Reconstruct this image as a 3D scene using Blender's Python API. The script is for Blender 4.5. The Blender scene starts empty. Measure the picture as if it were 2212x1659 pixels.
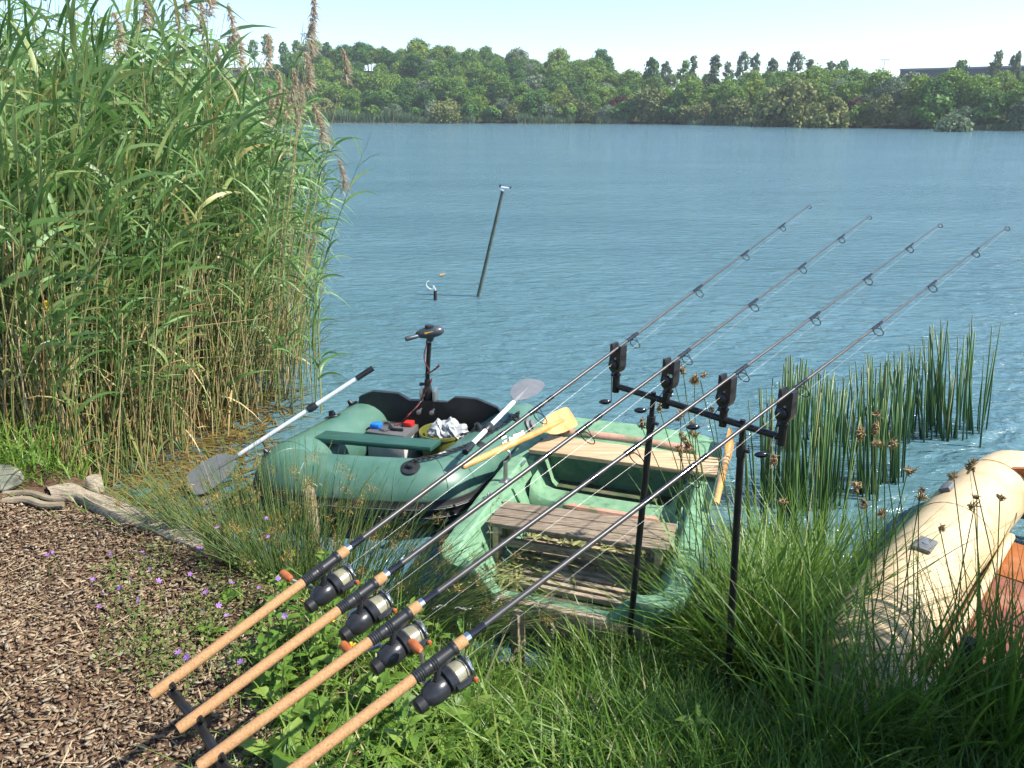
import bpy, bmesh, math, random
import numpy as np
from mathutils import Vector, Matrix

R = math.radians
random.seed(7)
rng = np.random.default_rng(11)
sc = bpy.context.scene
col = sc.collection

# ------------------------------------------------------------------ camera
CAM_H = 2.05
PITCH = R(19.5)
FPX = 769.0
cam_d = bpy.data.cameras.new('camera')
cam_d.sensor_width = 36.0
cam_d.lens = 36.0 * FPX / 1024.0
cam_d.clip_start = 0.05
cam_d.clip_end = 3000
cam = bpy.data.objects.new('camera', cam_d)
cam.location = (0, 0, CAM_H)
cam.rotation_euler = (R(90) - PITCH, 0, 0)
col.objects.link(cam)
sc.camera = cam

# ------------------------------------------------------------------ sky, sun, exposure
SUN_EL, SUN_AZ = R(49), R(-12)          # azimuth counted from +X towards +Y
w = bpy.data.worlds.new('World'); sc.world = w; w.use_nodes = True
nt = w.node_tree
bg = nt.nodes['Background']
sky = nt.nodes.new('ShaderNodeTexSky'); sky.sky_type = 'NISHITA'; sky.sun_disc = False
sky.sun_elevation = SUN_EL
sky.sun_rotation = R(90) - SUN_AZ
sky.air_density = 0.8; sky.dust_density = 0.5; sky.ozone_density = 2.5; sky.altitude = 100
nt.links.new(sky.outputs[0], bg.inputs[0])
bg.inputs[1].default_value = 0.098
sd_ = bpy.data.lights.new('sun', 'SUN'); sd_.energy = 3.3; sd_.angle = R(0.53); sd_.color = (1.0, 0.94, 0.84)
sun = bpy.data.objects.new('sun', sd_); col.objects.link(sun)
sv = Vector((math.cos(SUN_EL) * math.cos(SUN_AZ), math.cos(SUN_EL) * math.sin(SUN_AZ), math.sin(SUN_EL)))
sun.rotation_euler = sv.to_track_quat('Z', 'Y').to_euler()
sun.location = (12, 0, 12)
sc.view_settings.view_transform = 'Standard'
sc.view_settings.look = 'None'
sc.view_settings.exposure = 1.52
sc.view_settings.gamma = 1.0
sc.view_settings.use_curve_mapping = False
sc.render.engine = 'CYCLES'
cy = sc.cycles
cy.max_bounces = 5; cy.diffuse_bounces = 2; cy.glossy_bounces = 2; cy.transmission_bounces = 4
cy.transparent_max_bounces = 8; cy.volume_bounces = 0
cy.caustics_reflective = False; cy.caustics_refractive = False
cy.use_denoising = True; cy.use_adaptive_sampling = True; cy.adaptive_threshold = 0.035
cy.sample_clamp_indirect = 4.0

# ------------------------------------------------------------------ picture point -> place on a level, for laying out
S_ = 1024 / 2212.0
_f = Vector((0, math.cos(PITCH), -math.sin(PITCH))); _u = Vector((0, math.sin(PITCH), math.cos(PITCH)))
C0 = Vector((0, 0, CAM_H))
def ray(x, y): return _f + Vector((1, 0, 0)) * ((x * S_ - 512) / FPX) - _u * ((y * S_ - 384) / FPX)
def at(x, y, z):
    d = ray(x, y); return C0 + d * ((z - CAM_H) / d.z)
def aty(x, y, Y):
    d = ray(x, y); return C0 + d * (Y / d.y)
def proj(p):
    q = Vector(p) - C0; z = q.dot(_f)
    return ((q.x / z * FPX + 512) / S_, (384 - q.dot(_u) / z * FPX) / S_)

# ------------------------------------------------------------------ materials
MATS = {}
def _new(name):
    m = bpy.data.materials.new(name); m.use_nodes = True
    MATS[name] = m
    return m, m.node_tree, m.node_tree.nodes['Principled BSDF']
def _ramp(nt, cols, fac):
    r = nt.nodes.new('ShaderNodeValToRGB')
    e = r.color_ramp.elements
    while len(e) < len(cols): e.new(0.5)
    for i, (p, c) in enumerate(cols):
        e[i].position = p; e[i].color = (c[0], c[1], c[2], 1)
    nt.links.new(fac, r.inputs[0])
    return r.outputs[0]
def _noise(nt, scale, detail=3, rough=0.6, vec=None, dist=0.0):
    n = nt.nodes.new('ShaderNodeTexNoise'); n.inputs['Scale'].default_value = scale
    n.inputs['Detail'].default_value = detail; n.inputs['Roughness'].default_value = rough
    n.inputs['Distortion'].default_value = dist
    if vec is not None: nt.links.new(vec, n.inputs['Vector'])
    return n.outputs['Fac']
def _coord(nt, scale=(1, 1, 1), rot=(0, 0, 0), what='Object'):
    t = nt.nodes.new('ShaderNodeTexCoord'); mp = nt.nodes.new('ShaderNodeMapping')
    mp.inputs['Scale'].default_value = scale; mp.inputs['Rotation'].default_value = rot
    nt.links.new(t.outputs[what], mp.inputs['Vector'])
    return mp.outputs[0]
def _bump(nt, h, strength, dist, b, prev=None):
    n = nt.nodes.new('ShaderNodeBump'); n.inputs['Strength'].default_value = strength; n.inputs['Distance'].default_value = dist
    nt.links.new(h, n.inputs['Height'])
    if prev is not None: nt.links.new(prev, n.inputs['Normal'])
    if b is not None: nt.links.new(n.outputs[0], b.inputs['Normal'])
    return n.outputs[0]
def solid(name, cols, scale=8, rough=0.5, metal=0.0, bump=0.0, bscale=60, spec=0.5, stretch=(1, 1, 1), rot=(0, 0, 0), detail=4, coat=0):
    """noise-varied surface; cols is a list of (position, colour)"""
    m, nt, b = _new(name)
    v = _coord(nt, stretch, rot)
    if len(cols) == 1: cols = [(0.3, tuple(c * 0.85 for c in cols[0][1])), (0.7, tuple(min(1, c * 1.12) for c in cols[0][1]))]
    f = _noise(nt, scale, detail, 0.62, v)
    nt.links.new(_ramp(nt, cols, f), b.inputs['Base Color'])
    b.inputs['Roughness'].default_value = rough; b.inputs['Metallic'].default_value = metal
    b.inputs['Specular IOR Level'].default_value = spec
    b.inputs['Coat Weight'].default_value = coat
    if bump: _bump(nt, _noise(nt, bscale, 4, 0.6, v), bump, 0.01, b)
    return m
def leafy(name, cols, mode='tint', transl=0.3, rough=0.45, spec=0.4, noise=0):
    m, nt, b = _new(name)
    if mode == 'tint':
        a = nt.nodes.new('ShaderNodeAttribute'); a.attribute_name = 'tint'; f = a.outputs['Fac']
    elif mode == 'both':
        a = nt.nodes.new('ShaderNodeAttribute'); a.attribute_name = 'tint'
        o = nt.nodes.new('ShaderNodeObjectInfo')
        mm = nt.nodes.new('ShaderNodeMath'); mm.operation = 'MULTIPLY_ADD'; mm.inputs[1].default_value = 0.5
        m2 = nt.nodes.new('ShaderNodeMath'); m2.operation = 'MULTIPLY'; m2.inputs[1].default_value = 0.5
        nt.links.new(o.outputs['Random'], m2.inputs[0])
        nt.links.new(a.outputs['Fac'], mm.inputs[0]); nt.links.new(m2.outputs[0], mm.inputs[2]); f = mm.outputs[0]
    else:
        o = nt.nodes.new('ShaderNodeObjectInfo'); f = o.outputs['Random']
    c = _ramp(nt, cols, f)
    if noise:
        mx = nt.nodes.new('ShaderNodeMix'); mx.data_type = 'RGBA'; mx.blend_type = 'MULTIPLY'; mx.inputs[0].default_value = 1
        nz = _ramp(nt, [(0.3, (0.75, 0.75, 0.7)), (0.7, (1.1, 1.1, 1.0))], _noise(nt, noise, 2))
        nt.links.new(c, mx.inputs[6]); nt.links.new(nz, mx.inputs[7]); c = mx.outputs[2]
    nt.links.new(c, b.inputs['Base Color'])
    b.inputs['Roughness'].default_value = rough; b.inputs['Specular IOR Level'].default_value = spec
    t = nt.nodes.new('ShaderNodeBsdfTranslucent'); nt.links.new(c, t.inputs[0])
    x = nt.nodes.new('ShaderNodeMixShader'); x.inputs[0].default_value = transl
    out = nt.nodes['Material Output']
    nt.links.new(b.outputs[0], x.inputs[1]); nt.links.new(t.outputs[0], x.inputs[2]); nt.links.new(x.outputs[0], out.inputs[0])
    return m

# ------------------------------------------------------------------ object helpers
def wloc(o):
    v = Vector((0, 0, 0))
    while o is not None: v = v + o.location; o = o.parent
    return v
def link(name, me, mat=None, parent=None):
    o = bpy.data.objects.new(name, me); col.objects.link(o)
    if mat is not None: me.materials.append(mat)
    if parent is not None:
        o.parent = parent; o.location = -wloc(parent)
    return o
def tag(o, label=None, cat=None, group=None, kind=None):
    if label: o['label'] = label
    if cat: o['category'] = cat
    if group: o['group'] = group
    if kind: o['kind'] = kind
    return o
def thing(name, loc, label, cat, group=None):
    o = bpy.data.objects.new(name, None); o.location = loc; o.empty_display_size = 0.1
    col.objects.link(o); return tag(o, label, cat, group)

class MB:
    def __init__(s): s.v = []; s.f = []; s.flat = False
    def add(s, vs, fs):
        n = len(s.v); s.v += [tuple(p) for p in vs]; s.f += [tuple(i + n for i in f) for f in fs]; return s
    def tube(s, pts, rad, n=8, caps=True, closed=False, flat=None):
        pts = [Vector(p) for p in pts]; m = len(pts)
        if not hasattr(rad, '__len__'): rad = [rad] * m
        ref = None; vs = []
        for i in range(m):
            a = pts[(i - 1) % m] if (closed or i > 0) else pts[i]
            b = pts[(i + 1) % m] if (closed or i < m - 1) else pts[i]
            t = (b - a).normalized()
            if ref is None:
                ref = Vector((0, 0, 1)) if abs(t.z) < 0.9 else Vector((1, 0, 0))
            u = (ref - t * ref.dot(t)); u = u.normalized() if u.length > 1e-6 else t.orthogonal().normalized()
            ref = u; w_ = t.cross(u)
            for k in range(n):
                an = 2 * math.pi * k / n
                r1 = rad[i]
                q = u * math.cos(an) * r1 * (flat or 1.0) + w_ * math.sin(an) * r1
                vs.append(pts[i] + q)
        fs = []
        for i in range(m if closed else m - 1):
            j = (i + 1) % m
            for k in range(n):
                fs.append((i * n + k, i * n + (k + 1) % n, j * n + (k + 1) % n, j * n + k))
        if caps and not closed:
            fs.append(tuple(range(n))[::-1]); fs.append(tuple((m - 1) * n + k for k in range(n)))
        return s.add(vs, fs)
    def lathe(s, base, axis, prof, n=16):
        """prof: list of (distance along axis, radius)"""
        base = Vector(base); axis = Vector(axis).normalized(); u = axis.orthogonal().normalized(); w_ = axis.cross(u)
        vs = []; fs = []
        for d, r in prof:
            for k in range(n):
                an = 2 * math.pi * k / n
                vs.append(base + axis * d + (u * math.cos(an) + w_ * math.sin(an)) * max(r, 1e-5))
        for i in range(len(prof) - 1):
            for k in range(n):
                fs.append((i * n + k, i * n + (k + 1) % n, (i + 1) * n + (k + 1) % n, (i + 1) * n + k))
        fs.append(tuple(range(n))[::-1]); fs.append(tuple((len(prof) - 1) * n + k for k in range(n)))
        return s.add(vs, fs)
    def box(s, c, ax, ay, az, bev=0.0):
        """box with half-axis vectors"""
        c = Vector(c); ax = Vector(ax); ay = Vector(ay); az = Vector(az)
        if bev <= 0:
            vs = [c + ax * i + ay * j + az * k for k in (-1, 1) for j in (-1, 1) for i in (-1, 1)]
            return s.add(vs, [(0, 2, 3, 1), (4, 5, 7, 6), (0, 1, 5, 4), (2, 6, 7, 3), (0, 4, 6, 2), (1, 3, 7, 5)])
        bm = bmesh.new(); bmesh.ops.create_cube(bm, size=2)
        L = [ax.length, ay.length, az.length]; U = [ax.normalized(), ay.normalized(), az.normalized()]
        for v in bm.verts: v.co = Vector((v.co.x * L[0], v.co.y * L[1], v.co.z * L[2]))
        bmesh.ops.bevel(bm, geom=bm.edges[:], offset=bev, segments=2, affect='EDGES', profile=0.5)
        bm.verts.index_update()
        vs = [c + U[0] * v.co.x + U[1] * v.co.y + U[2] * v.co.z for v in bm.verts]
        fs = [tuple(v.index for v in f.verts) for f in bm.faces]
        bm.free(); return s.add(vs, fs)
    def slab(s, poly, down, n_up=None):
        """closed polygon (top) extruded by vector down"""
        poly = [Vector(p) for p in poly]; down = Vector(down); n = len(poly)
        vs = poly + [p + down for p in poly]
        fs = [tuple(range(n)), tuple(range(n, 2 * n))[::-1]] + [(i, i + n, (i + 1) % n + n, (i + 1) % n) for i in range(n)]
        return s.add(vs, fs)
    def build(s, name, mat, parent=None, smooth=True, ang=40):
        me = bpy.data.meshes.new(name); me.from_pydata(s.v, [], s.f); me.update()
        if smooth:
            me.shade_smooth()
            try: me.set_sharp_from_angle(angle=R(ang))
            except Exception: pass
        return link(name, me, mat, parent)
def plank(c00, c10, c11, c01, th, bev=0.004):
    """plank from four top corners"""
    c = [Vector(p) for p in (c00, c10, c11, c01)]
    bm = bmesh.new()
    t = [bm.verts.new(p) for p in c]; b = [bm.verts.new(p - Vector((0, 0, th))) for p in c]
    bm.faces.new(t); bm.faces.new(b[::-1])
    for i in range(4): bm.faces.new((t[i], b[i], b[(i + 1) % 4], t[(i + 1) % 4]))
    bmesh.ops.recalc_face_normals(bm, faces=bm.faces[:])
    bmesh.ops.bevel(bm, geom=bm.edges[:], offset=bev, segments=2, affect='EDGES', profile=0.5)
    bm.verts.index_update(); m = MB()
    m.v = [tuple(v.co) for v in bm.verts]; m.f = [tuple(v.index for v in f.verts) for f in bm.faces]
    bm.free(); return m
def lerp(a, b, t): return a + (b - a) * t
def curve_pts(P, n=8, closed=False):
    """Catmull-Rom through points"""
    P = [Vector(p) for p in P]; m = len(P); out = []
    rngi = range(m) if closed else range(m - 1)
    for i in rngi:
        p0 = P[(i - 1) % m] if (closed or i > 0) else P[i] * 2 - P[i + 1]
        p1 = P[i]; p2 = P[(i + 1) % m]
        p3 = P[(i + 2) % m] if (closed or i + 2 < m) else p2 * 2 - p1
        for k in range(n):
            t = k / n
            out.append(0.5 * ((2 * p1) + (p2 - p0) * t + (2 * p0 - 5 * p1 + 4 * p2 - p3) * t * t + (3 * p1 - p0 - 3 * p2 + p3) * t ** 3))
    if not closed: out.append(P[-1])
    return out

# ------------------------------------------------------------------ many blades and stems at once
class Soup:
    def __init__(s): s.V = []; s.Q = []; s.T = []; s.n = 0
    def _push(s, V, Q, T):
        s.V.append(V.reshape(-1, 3)); s.Q.append(Q.reshape(-1, 4) + s.n); s.T.append(T); s.n += len(s.V[-1])
    def ribbons(s, base, d0, L, W, bend, side, tint, nseg=4, prof=None):
        N = len(base); t = np.linspace(0, 1, nseg + 1)
        if prof is None: prof = lambda t: np.clip(np.minimum(t * 6 + 0.45, 1) * (1 - t ** 2.2), 0.03, 1)
        P = base[:, None, :] + L[:, None, None] * (d0[:, None, :] * t[None, :, None] + bend[:, None, :] * (t[None, :, None] ** 2))
        sv_ = side / (np.linalg.norm(side, axis=1, keepdims=True) + 1e-9)
        h = (W[:, None] * prof(t)[None, :] / 2)[:, :, None] * sv_[:, None, :]
        V = np.stack([P - h, P + h], axis=2)
        i = np.arange(N)[:, None] * (nseg + 1) * 2 + np.arange(nseg)[None, :] * 2
        Q = np.stack([i, i + 1, i + 3, i + 2], axis=-1)
        s._push(V, Q, np.repeat(tint, (nseg + 1) * 2))
        return P
    def stems(s, base, d0, L, r0, r1, bend, tint, nseg=4, K=4):
        N = len(base); t = np.linspace(0, 1, nseg + 1)
        P = base[:, None, :] + L[:, None, None] * (d0[:, None, :] * t[None, :, None] + bend[:, None, :] * (t[None, :, None] ** 2))
        ux = np.cross(d0, np.array([0.3, 1.0, 0.1])); ux /= np.linalg.norm(ux, axis=1, keepdims=True) + 1e-9
        uy = np.cross(d0, ux); uy /= np.linalg.norm(uy, axis=1, keepdims=True) + 1e-9
        rad = r0[:, None] * (1 - t) + r1[:, None] * t
        an = np.arange(K) * 2 * np.pi / K
        ring = np.cos(an)[None, None, :, None] * ux[:, None, None, :] + np.sin(an)[None, None, :, None] * uy[:, None, None, :]
        V = P[:, :, None, :] + ring * rad[:, :, None, None]
        i = (np.arange(N) * (nseg + 1) * K)[:, None, None] + (np.arange(nseg) * K)[None, :, None]
        k = np.arange(K)[None, None, :]; k2 = (k + 1) % K
        Q = np.stack([i + k, i + k2, i + K + k2, i + K + k], axis=-1)
        s._push(V, Q, np.repeat(tint, (nseg + 1) * K))
        return P
    def quads(s, c, u, v, tint):
        V = np.stack([c - u - v, c + u - v, c + u + v, c - u + v], axis=1)
        Q = np.arange(len(c))[:, None] * 4 + np.arange(4)[None, :]
        s._push(V, Q, np.repeat(tint, 4))
    def mesh(s, name):
        V = np.concatenate(s.V).astype(np.float32); Q = np.concatenate(s.Q).astype(np.int32); T = np.concatenate(s.T).astype(np.float32)
        me = bpy.data.meshes.new(name)
        me.vertices.add(len(V)); me.vertices.foreach_set('co', V.ravel())
        me.loops.add(Q.size); me.loops.foreach_set('vertex_index', Q.ravel())
        me.polygons.add(len(Q)); me.polygons.foreach_set('loop_start', np.arange(0, Q.size, 4, dtype=np.int32))
        me.polygons.foreach_set('loop_total', np.full(len(Q), 4, dtype=np.int32))
        me.update(calc_edges=True)
        a = me.attributes.new('tint', 'FLOAT', 'POINT'); a.data.foreach_set('value', T)
        return me
    def build(s, name, mat, parent=None): return link(name, s.mesh(name), mat, parent)
def rnd(n, a, b): return rng.uniform(a, b, n)
def nrm(a): return a / (np.linalg.norm(a, axis=1, keepdims=True) + 1e-9)
def dirs(n, el0, el1, az=None):
    az = rnd(n, 0, 2 * np.pi) if az is None else az
    el = rnd(n, el0, el1)
    return np.stack([np.cos(el) * np.cos(az), np.cos(el) * np.sin(az), np.sin(el)], axis=1), az
# ------------------------------------------------------------------ the land: one sheet from the bank under the camera to the far hills
NEAR_X = [-300, -90, -40, -10, -4.5, -2.6, -2.15, -1.75, -1.35, -0.8, -0.3, 0.1, 0.8, 1.2, 1.6, 3.0, 6.0, 20, 60, 300]
NEAR_Y = [60, 50, 20, 6.5, 4.4, 3.75, 3.55, 3.3, 2.95, 2.9, 2.65, 2.42, 2.38, 2.3, 2.1, 1.9, 1.6, -2, -40, -90]
FAR_X = [-300, -90, -37, 24, 57, 75, 95, 130, 300]
FAR_Y = [180, 170, 160, 142, 91, 60, 15, -30, -90]
HILL_X = [-300, -60, -20, 20, 60, 90, 300]
HILL_H = [13, 12.5, 11.0, 7.5, 3.2, 3.0, 4.0]
def sstep(a, b, x):
    t = np.clip((x - a) / (b - a), 0, 1); return t * t * (3 - 2 * t)
def height(x, y):
    x = np.asarray(x, float); y = np.asarray(y, float)
    s = np.interp(x, NEAR_X, NEAR_Y) - y
    wobble = 0.025 * np.sin(x * 5.1 + y * 3.3) * np.sin(y * 4.3 - x * 1.7) + 0.012 * np.sin(x * 13 + 2 * y) * np.sin(y * 11 - x * 3)
    # the left platform has a steep retained edge, the right side slopes gently
    wid = np.interp(x, [-2.4, -1.3, -0.7, 0, 1.0, 3], [0.18, 0.2, 0.7, 0.9, 0.9, 0.8])
    top = np.interp(x, [-2.4, -1.0, 0.2, 1.2, 3], [0.40, 0.40, 0.40, 0.36, 0.36])
    near = np.where(s > 0, top * sstep(0, 1, s / wid) + wobble * np.clip(s * 2, 0, 1) + 0.01 * np.clip(s - 1, 0, 40), np.clip(s * 0.45, -1.6, 0))
    fs = np.interp(x, FAR_X, FAR_Y); sl = np.where(x > 24, 0.55, 0.95)
    d = (y - fs) * sl
    far = np.where(d > 0, np.interp(x, HILL_X, HILL_H) * sstep(0, 46, d) + 0.25 * np.clip(d, 0, 1), np.clip(d * 0.3, -1.6, 0))
    return np.maximum(near, far)
def hz(x, y): return float(height(x, y))

def axis_pts(lo, hi, dlo, dhi, step, growth):
    a = list(np.arange(dlo, dhi + 1e-6, step)); s = step; v = dhi
    while v < hi: s *= growth; v += s; a.append(min(v, hi))
    s = step; v = dlo; b = []
    while v > lo: s *= growth; v -= s; b.append(max(v, lo))
    return np.array(b[::-1] + a)
gx = axis_pts(-300, 300, -3.4, 3.2, 0.06, 1.13); gy = axis_pts(-120, 330, 0.4, 4.2, 0.06, 1.13)
GX, GY = np.meshgrid(gx, gy); GZ = height(GX, GY)
so = Soup(); nx = len(gx); ny = len(gy)
I = (np.arange(ny - 1)[:, None] * nx + np.arange(nx - 1)[None, :]).ravel()
so._push(np.stack([GX, GY, GZ], -1), np.stack([I, I + 1, I + nx + 1, I + nx], -1), np.zeros(nx * ny))
m, nt, b = _new('ground')
v = _coord(nt, what='Object')
soil = _ramp(nt, [(0.3, (0.045, 0.028, 0.018)), (0.5, (0.11, 0.066, 0.042)), (0.72, (0.20, 0.125, 0.08))], _noise(nt, 34, 6, 0.75, v))
turf = _ramp(nt, [(0.3, (0.018, 0.026, 0.008)), (0.5, (0.045, 0.06, 0.018)), (0.68, (0.10, 0.085, 0.04)), (0.8, (0.2, 0.15, 0.09))], _noise(nt, 9, 6, 0.7, v))
sx = nt.nodes.new('ShaderNodeSeparateXYZ'); nt.links.new(v, sx.inputs[0])
ma = nt.nodes.new('ShaderNodeMath'); ma.operation = 'MULTIPLY_ADD'; ma.inputs[1].default_value = 0.9
nt.links.new(_noise(nt, 2.2, 3, 0.6, v), ma.inputs[0]); nt.links.new(sx.outputs[0], ma.inputs[2])
mr = nt.nodes.new('ShaderNodeMapRange'); mr.inputs[1].default_value = -0.35; mr.inputs[2].default_value = -0.05
my = nt.nodes.new('ShaderNodeMath'); my.operation = 'GREATER_THAN'; my.inputs[1].default_value = 5.0; nt.links.new(sx.outputs[1], my.inputs[0])
mz = nt.nodes.new('ShaderNodeMath'); mz.operation = 'MULTIPLY_ADD'; mz.inputs[1].default_value = 900.0; nt.links.new(my.outputs[0], mz.inputs[0]); nt.links.new(ma.outputs[0], mz.inputs[2])
nt.links.new(mz.outputs[0], mr.inputs[0])
mx = nt.nodes.new('ShaderNodeMix'); mx.data_type = 'RGBA'
nt.links.new(mr.outputs[0], mx.inputs[0]); nt.links.new(soil, mx.inputs[6]); nt.links.new(turf, mx.inputs[7])
nt.links.new(mx.outputs[2], b.inputs['Base Color']); b.inputs['Roughness'].default_value = 0.95; b.inputs['Specular IOR Level'].default_value = 0.1
_bump(nt, _noise(nt, 40, 5, 0.7, v), 0.7, 0.02, b)
g = so.build('ground', m); g.data.shade_smooth(); tag(g, kind='structure')

# ------------------------------------------------------------------ the lake: swell and ripples as relief
m, nt, b = _new('lake_water')
geo = nt.nodes.new('ShaderNodeNewGeometry')
def wmap(scale, rotz):
    mp = nt.nodes.new('ShaderNodeMapping'); mp.inputs['Scale'].default_value = scale; mp.inputs['Rotation'].default_value = (0, 0, rotz)
    nt.links.new(geo.outputs['Position'], mp.inputs['Vector']); return mp.outputs[0]
h1 = _noise(nt, 1.0, 3, 0.55, wmap((2.2, 5.5, 1), R(17)), 0.6)
h2 = _noise(nt, 1.0, 4, 0.6, wmap((7, 13, 1), R(-24)), 0.8)
h3 = _noise(nt, 1.0, 2, 0.5, wmap((0.25, 0.9, 1), R(8)), 0.3)
n1 = _bump(nt, h1, 1.0, 0.09, None)
n2 = _bump(nt, h2, 1.0, 0.028, None, n1)
n3 = _bump(nt, h3, 1.0, 0.05, b, n2)
nt.links.new(_ramp(nt, [(0.35, (0.066, 0.148, 0.178)), (0.65, (0.088, 0.18, 0.21))], _noise(nt, 0.12, 3, 0.5, wmap((1, 3, 1), 0))), b.inputs['Base Color'])
b.inputs['Roughness'].default_value = 0.12; b.inputs['IOR'].default_value = 1.333; b.inputs['Specular IOR Level'].default_value = 0.5
me = bpy.data.meshes.new('lake_water'); me.from_pydata([(-299, -100, 0), (299, -100, 0), (299, 300, 0), (-299, 300, 0)], [], [(0, 1, 2, 3)])
tag(link('lake_water', me, m), kind='structure')

# ------------------------------------------------------------------ trees of the far shore
TREE = {
 'green': leafy('leaf_mid_green', [(0.0, (0.06, 0.14, 0.02)), (0.5, (0.14, 0.25, 0.035)), (1.0, (0.26, 0.36, 0.065))], 'both', 0.25, 0.6, 0.2),
 'dark': leafy('leaf_dark_green', [(0.0, (0.035, 0.10, 0.022)), (0.5, (0.075, 0.18, 0.032)), (1.0, (0.15, 0.27, 0.05))], 'both', 0.25, 0.6, 0.2),
 'willow': leafy('leaf_willow', [(0.0, (0.085, 0.125, 0.035)), (0.5, (0.155, 0.19, 0.055)), (1.0, (0.24, 0.25, 0.08))], 'both', 0.25, 0.6, 0.2),
 'silver': leafy('leaf_silver', [(0.0, (0.08, 0.135, 0.065)), (0.5, (0.15, 0.21, 0.11)), (1.0, (0.28, 0.34, 0.21))], 'both', 0.2, 0.6, 0.2),
 'lime': leafy('leaf_lime', [(0.0, (0.09, 0.17, 0.02)), (0.5, (0.18, 0.27, 0.03)), (1.0, (0.28, 0.36, 0.06))], 'both', 0.25, 0.6, 0.2),
 'poplar': leafy('leaf_poplar', [(0.0, (0.08, 0.13, 0.06)), (0.5, (0.13, 0.19, 0.085)), (1.0, (0.22, 0.28, 0.13))], 'both', 0.35, 0.6, 0.2),
 'red': leafy('leaf_dark_red', [(0.0, (0.06, 0.022, 0.02)), (0.5, (0.11, 0.04, 0.03)), (1.0, (0.16, 0.075, 0.045))], 'both', 0.2, 0.6, 0.2),
}
BARK = solid('bark', [(0.3, (0.07, 0.055, 0.04)), (0.7, (0.2, 0.17, 0.13))], 6, 0.9)
def crown_mesh(name, n, rx, rz, zc, lobes, q, droop=0.0, shape='round'):
    s = Soup(); per = n // lobes
    for i in range(lobes):
        a = rng.uniform(0, 2 * np.pi); k = (i + 0.5) / lobes
        zz = 1 - 2 * k
        if shape == 'column': rr = rx * (0.25 + 0.55 * math.sqrt(max(0, 1 - abs(zz) ** 1.6))) * rng.uniform(0.3, 0.9); lr = rx * rng.uniform(0.3, 0.6)
        else: rr = rx * math.sqrt(max(0.02, 1 - zz * zz)) * rng.uniform(0.45, 0.8); lr = rx * rng.uniform(0.2, 0.5)
        c = np.array([rr * math.cos(a), rr * math.sin(a), zc + zz * rz * 0.78])
        if shape == 'bush' and c[2] < lr * 0.5: c[2] = lr * 0.5
        d = nrm(rng.normal(size=(per, 3))); d[:, 2] = np.where(d[:, 2] < -0.5, -d[:, 2], d[:, 2])
        p = c + d * lr * (rnd(per, 0.35, 1.18)[:, None]) * np.array([1, 1, 0.85])
        if droop: p[:, 2] -= droop * rnd(per, 0, 1) * (np.hypot(p[:, 0], p[:, 1]) / rx)
        nn = nrm(d + rng.normal(size=(per, 3)) * 0.8 + np.array([0, 0, 0.25]))
        u = nrm(np.cross(nn, rng.normal(size=(per, 3)))); vv = np.cross(nn, u)
        sz = q * rnd(per, 0.6, 1.35)
        tint = np.clip(rng.uniform(0.2, 0.8) + rng.normal(size=per) * 0.16, 0, 1)
        s.quads(p, u * sz[:, None] * 0.62, vv * sz[:, None] * (1.1 if droop else 0.8) * 0.62, tint)
    return s.mesh(name)
def trunk_mesh(name, h, r, spread, up):
    m_ = MB(); m_.tube([(0, 0, -0.4), (0.05, 0, h * 0.35), (-0.05, 0.06, h * 0.7), (0.03, 0, h)], [r * 1.25, r, r * 0.7, r * 0.25], 7)
    for k in range(6):
        a = k * 1.05 + 0.3; z0 = h * (0.3 + 0.09 * k)
        m_.tube([(0, 0, z0), (math.cos(a) * spread * 0.45, math.sin(a) * spread * 0.45, z0 + up * 0.6), (math.cos(a) * spread, math.sin(a) * spread, z0 + up)], [r * 0.5, r * 0.33, r * 0.1], 5)
    me = bpy.data.meshes.new(name); me.from_pydata(m_.v, [], m_.f); me.shade_smooth(); return me
PROTO = {}
def proto(kind, k, crown, trunk): 
    crown.materials.append(MATS['leaf_mid_green']); trunk.materials.append(BARK); PROTO.setdefault(kind, []).append((crown, trunk))
for k in range(4): proto('round', k, crown_mesh('crown', 5600, 3.0, 3.0, 4.4, 40 + 5 * k, 0.22), trunk_mesh('trunk', 5.5, 0.17, 1.8, 1.3))
for k in range(3): proto('willow', k, crown_mesh('crown', 5000, 2.9, 1.9, 2.3, 36, 0.21, droop=1.1, shape='bush'), trunk_mesh('trunk', 3.2, 0.2, 1.5, 1.0))
for k in range(3): proto('bush', k, crown_mesh('crown', 1900, 1.8, 1.25, 1.15, 17, 0.25, shape='bush'), trunk_mesh('trunk', 1.6, 0.08, 0.9, 0.6))
for k in range(2): proto('column', k, crown_mesh('crown', 1200, 0.95, 3.9, 5.0, 42, 0.24, shape='column'), trunk_mesh('trunk', 8, 0.14, 0.5, 1.2))
for k in range(3): proto('oval', k, crown_mesh('crown', 1250, 1.75, 2.9, 5.0, 30 + 3 * k, 0.25), trunk_mesh('trunk', 7, 0.14, 1.0, 1.4))
def tree(kind, look, x, y, s, sz=None, label='', group=None, name='deciduous_tree', z=None):
    cr, tr = PROTO[kind][random.randrange(len(PROTO[kind]))]
    z = hz(x, y) if z is None else z
    t = thing(name, (x, y, z), label, 'bush' if kind == 'bush' else 'tree', group)
    rot = random.uniform(0, 6.28); sz = sz or s
    for nm, me in (('crown', cr), ('trunk', tr)):
        o = bpy.data.objects.new(nm, me); col.objects.link(o); o.parent = t
        o.rotation_euler = (0, 0, rot); o.scale = (s, s, sz)
        if nm == 'crown':
            o.material_slots[0].link = 'OBJECT'; o.material_slots[0].material = TREE[look]
    return t
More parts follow.
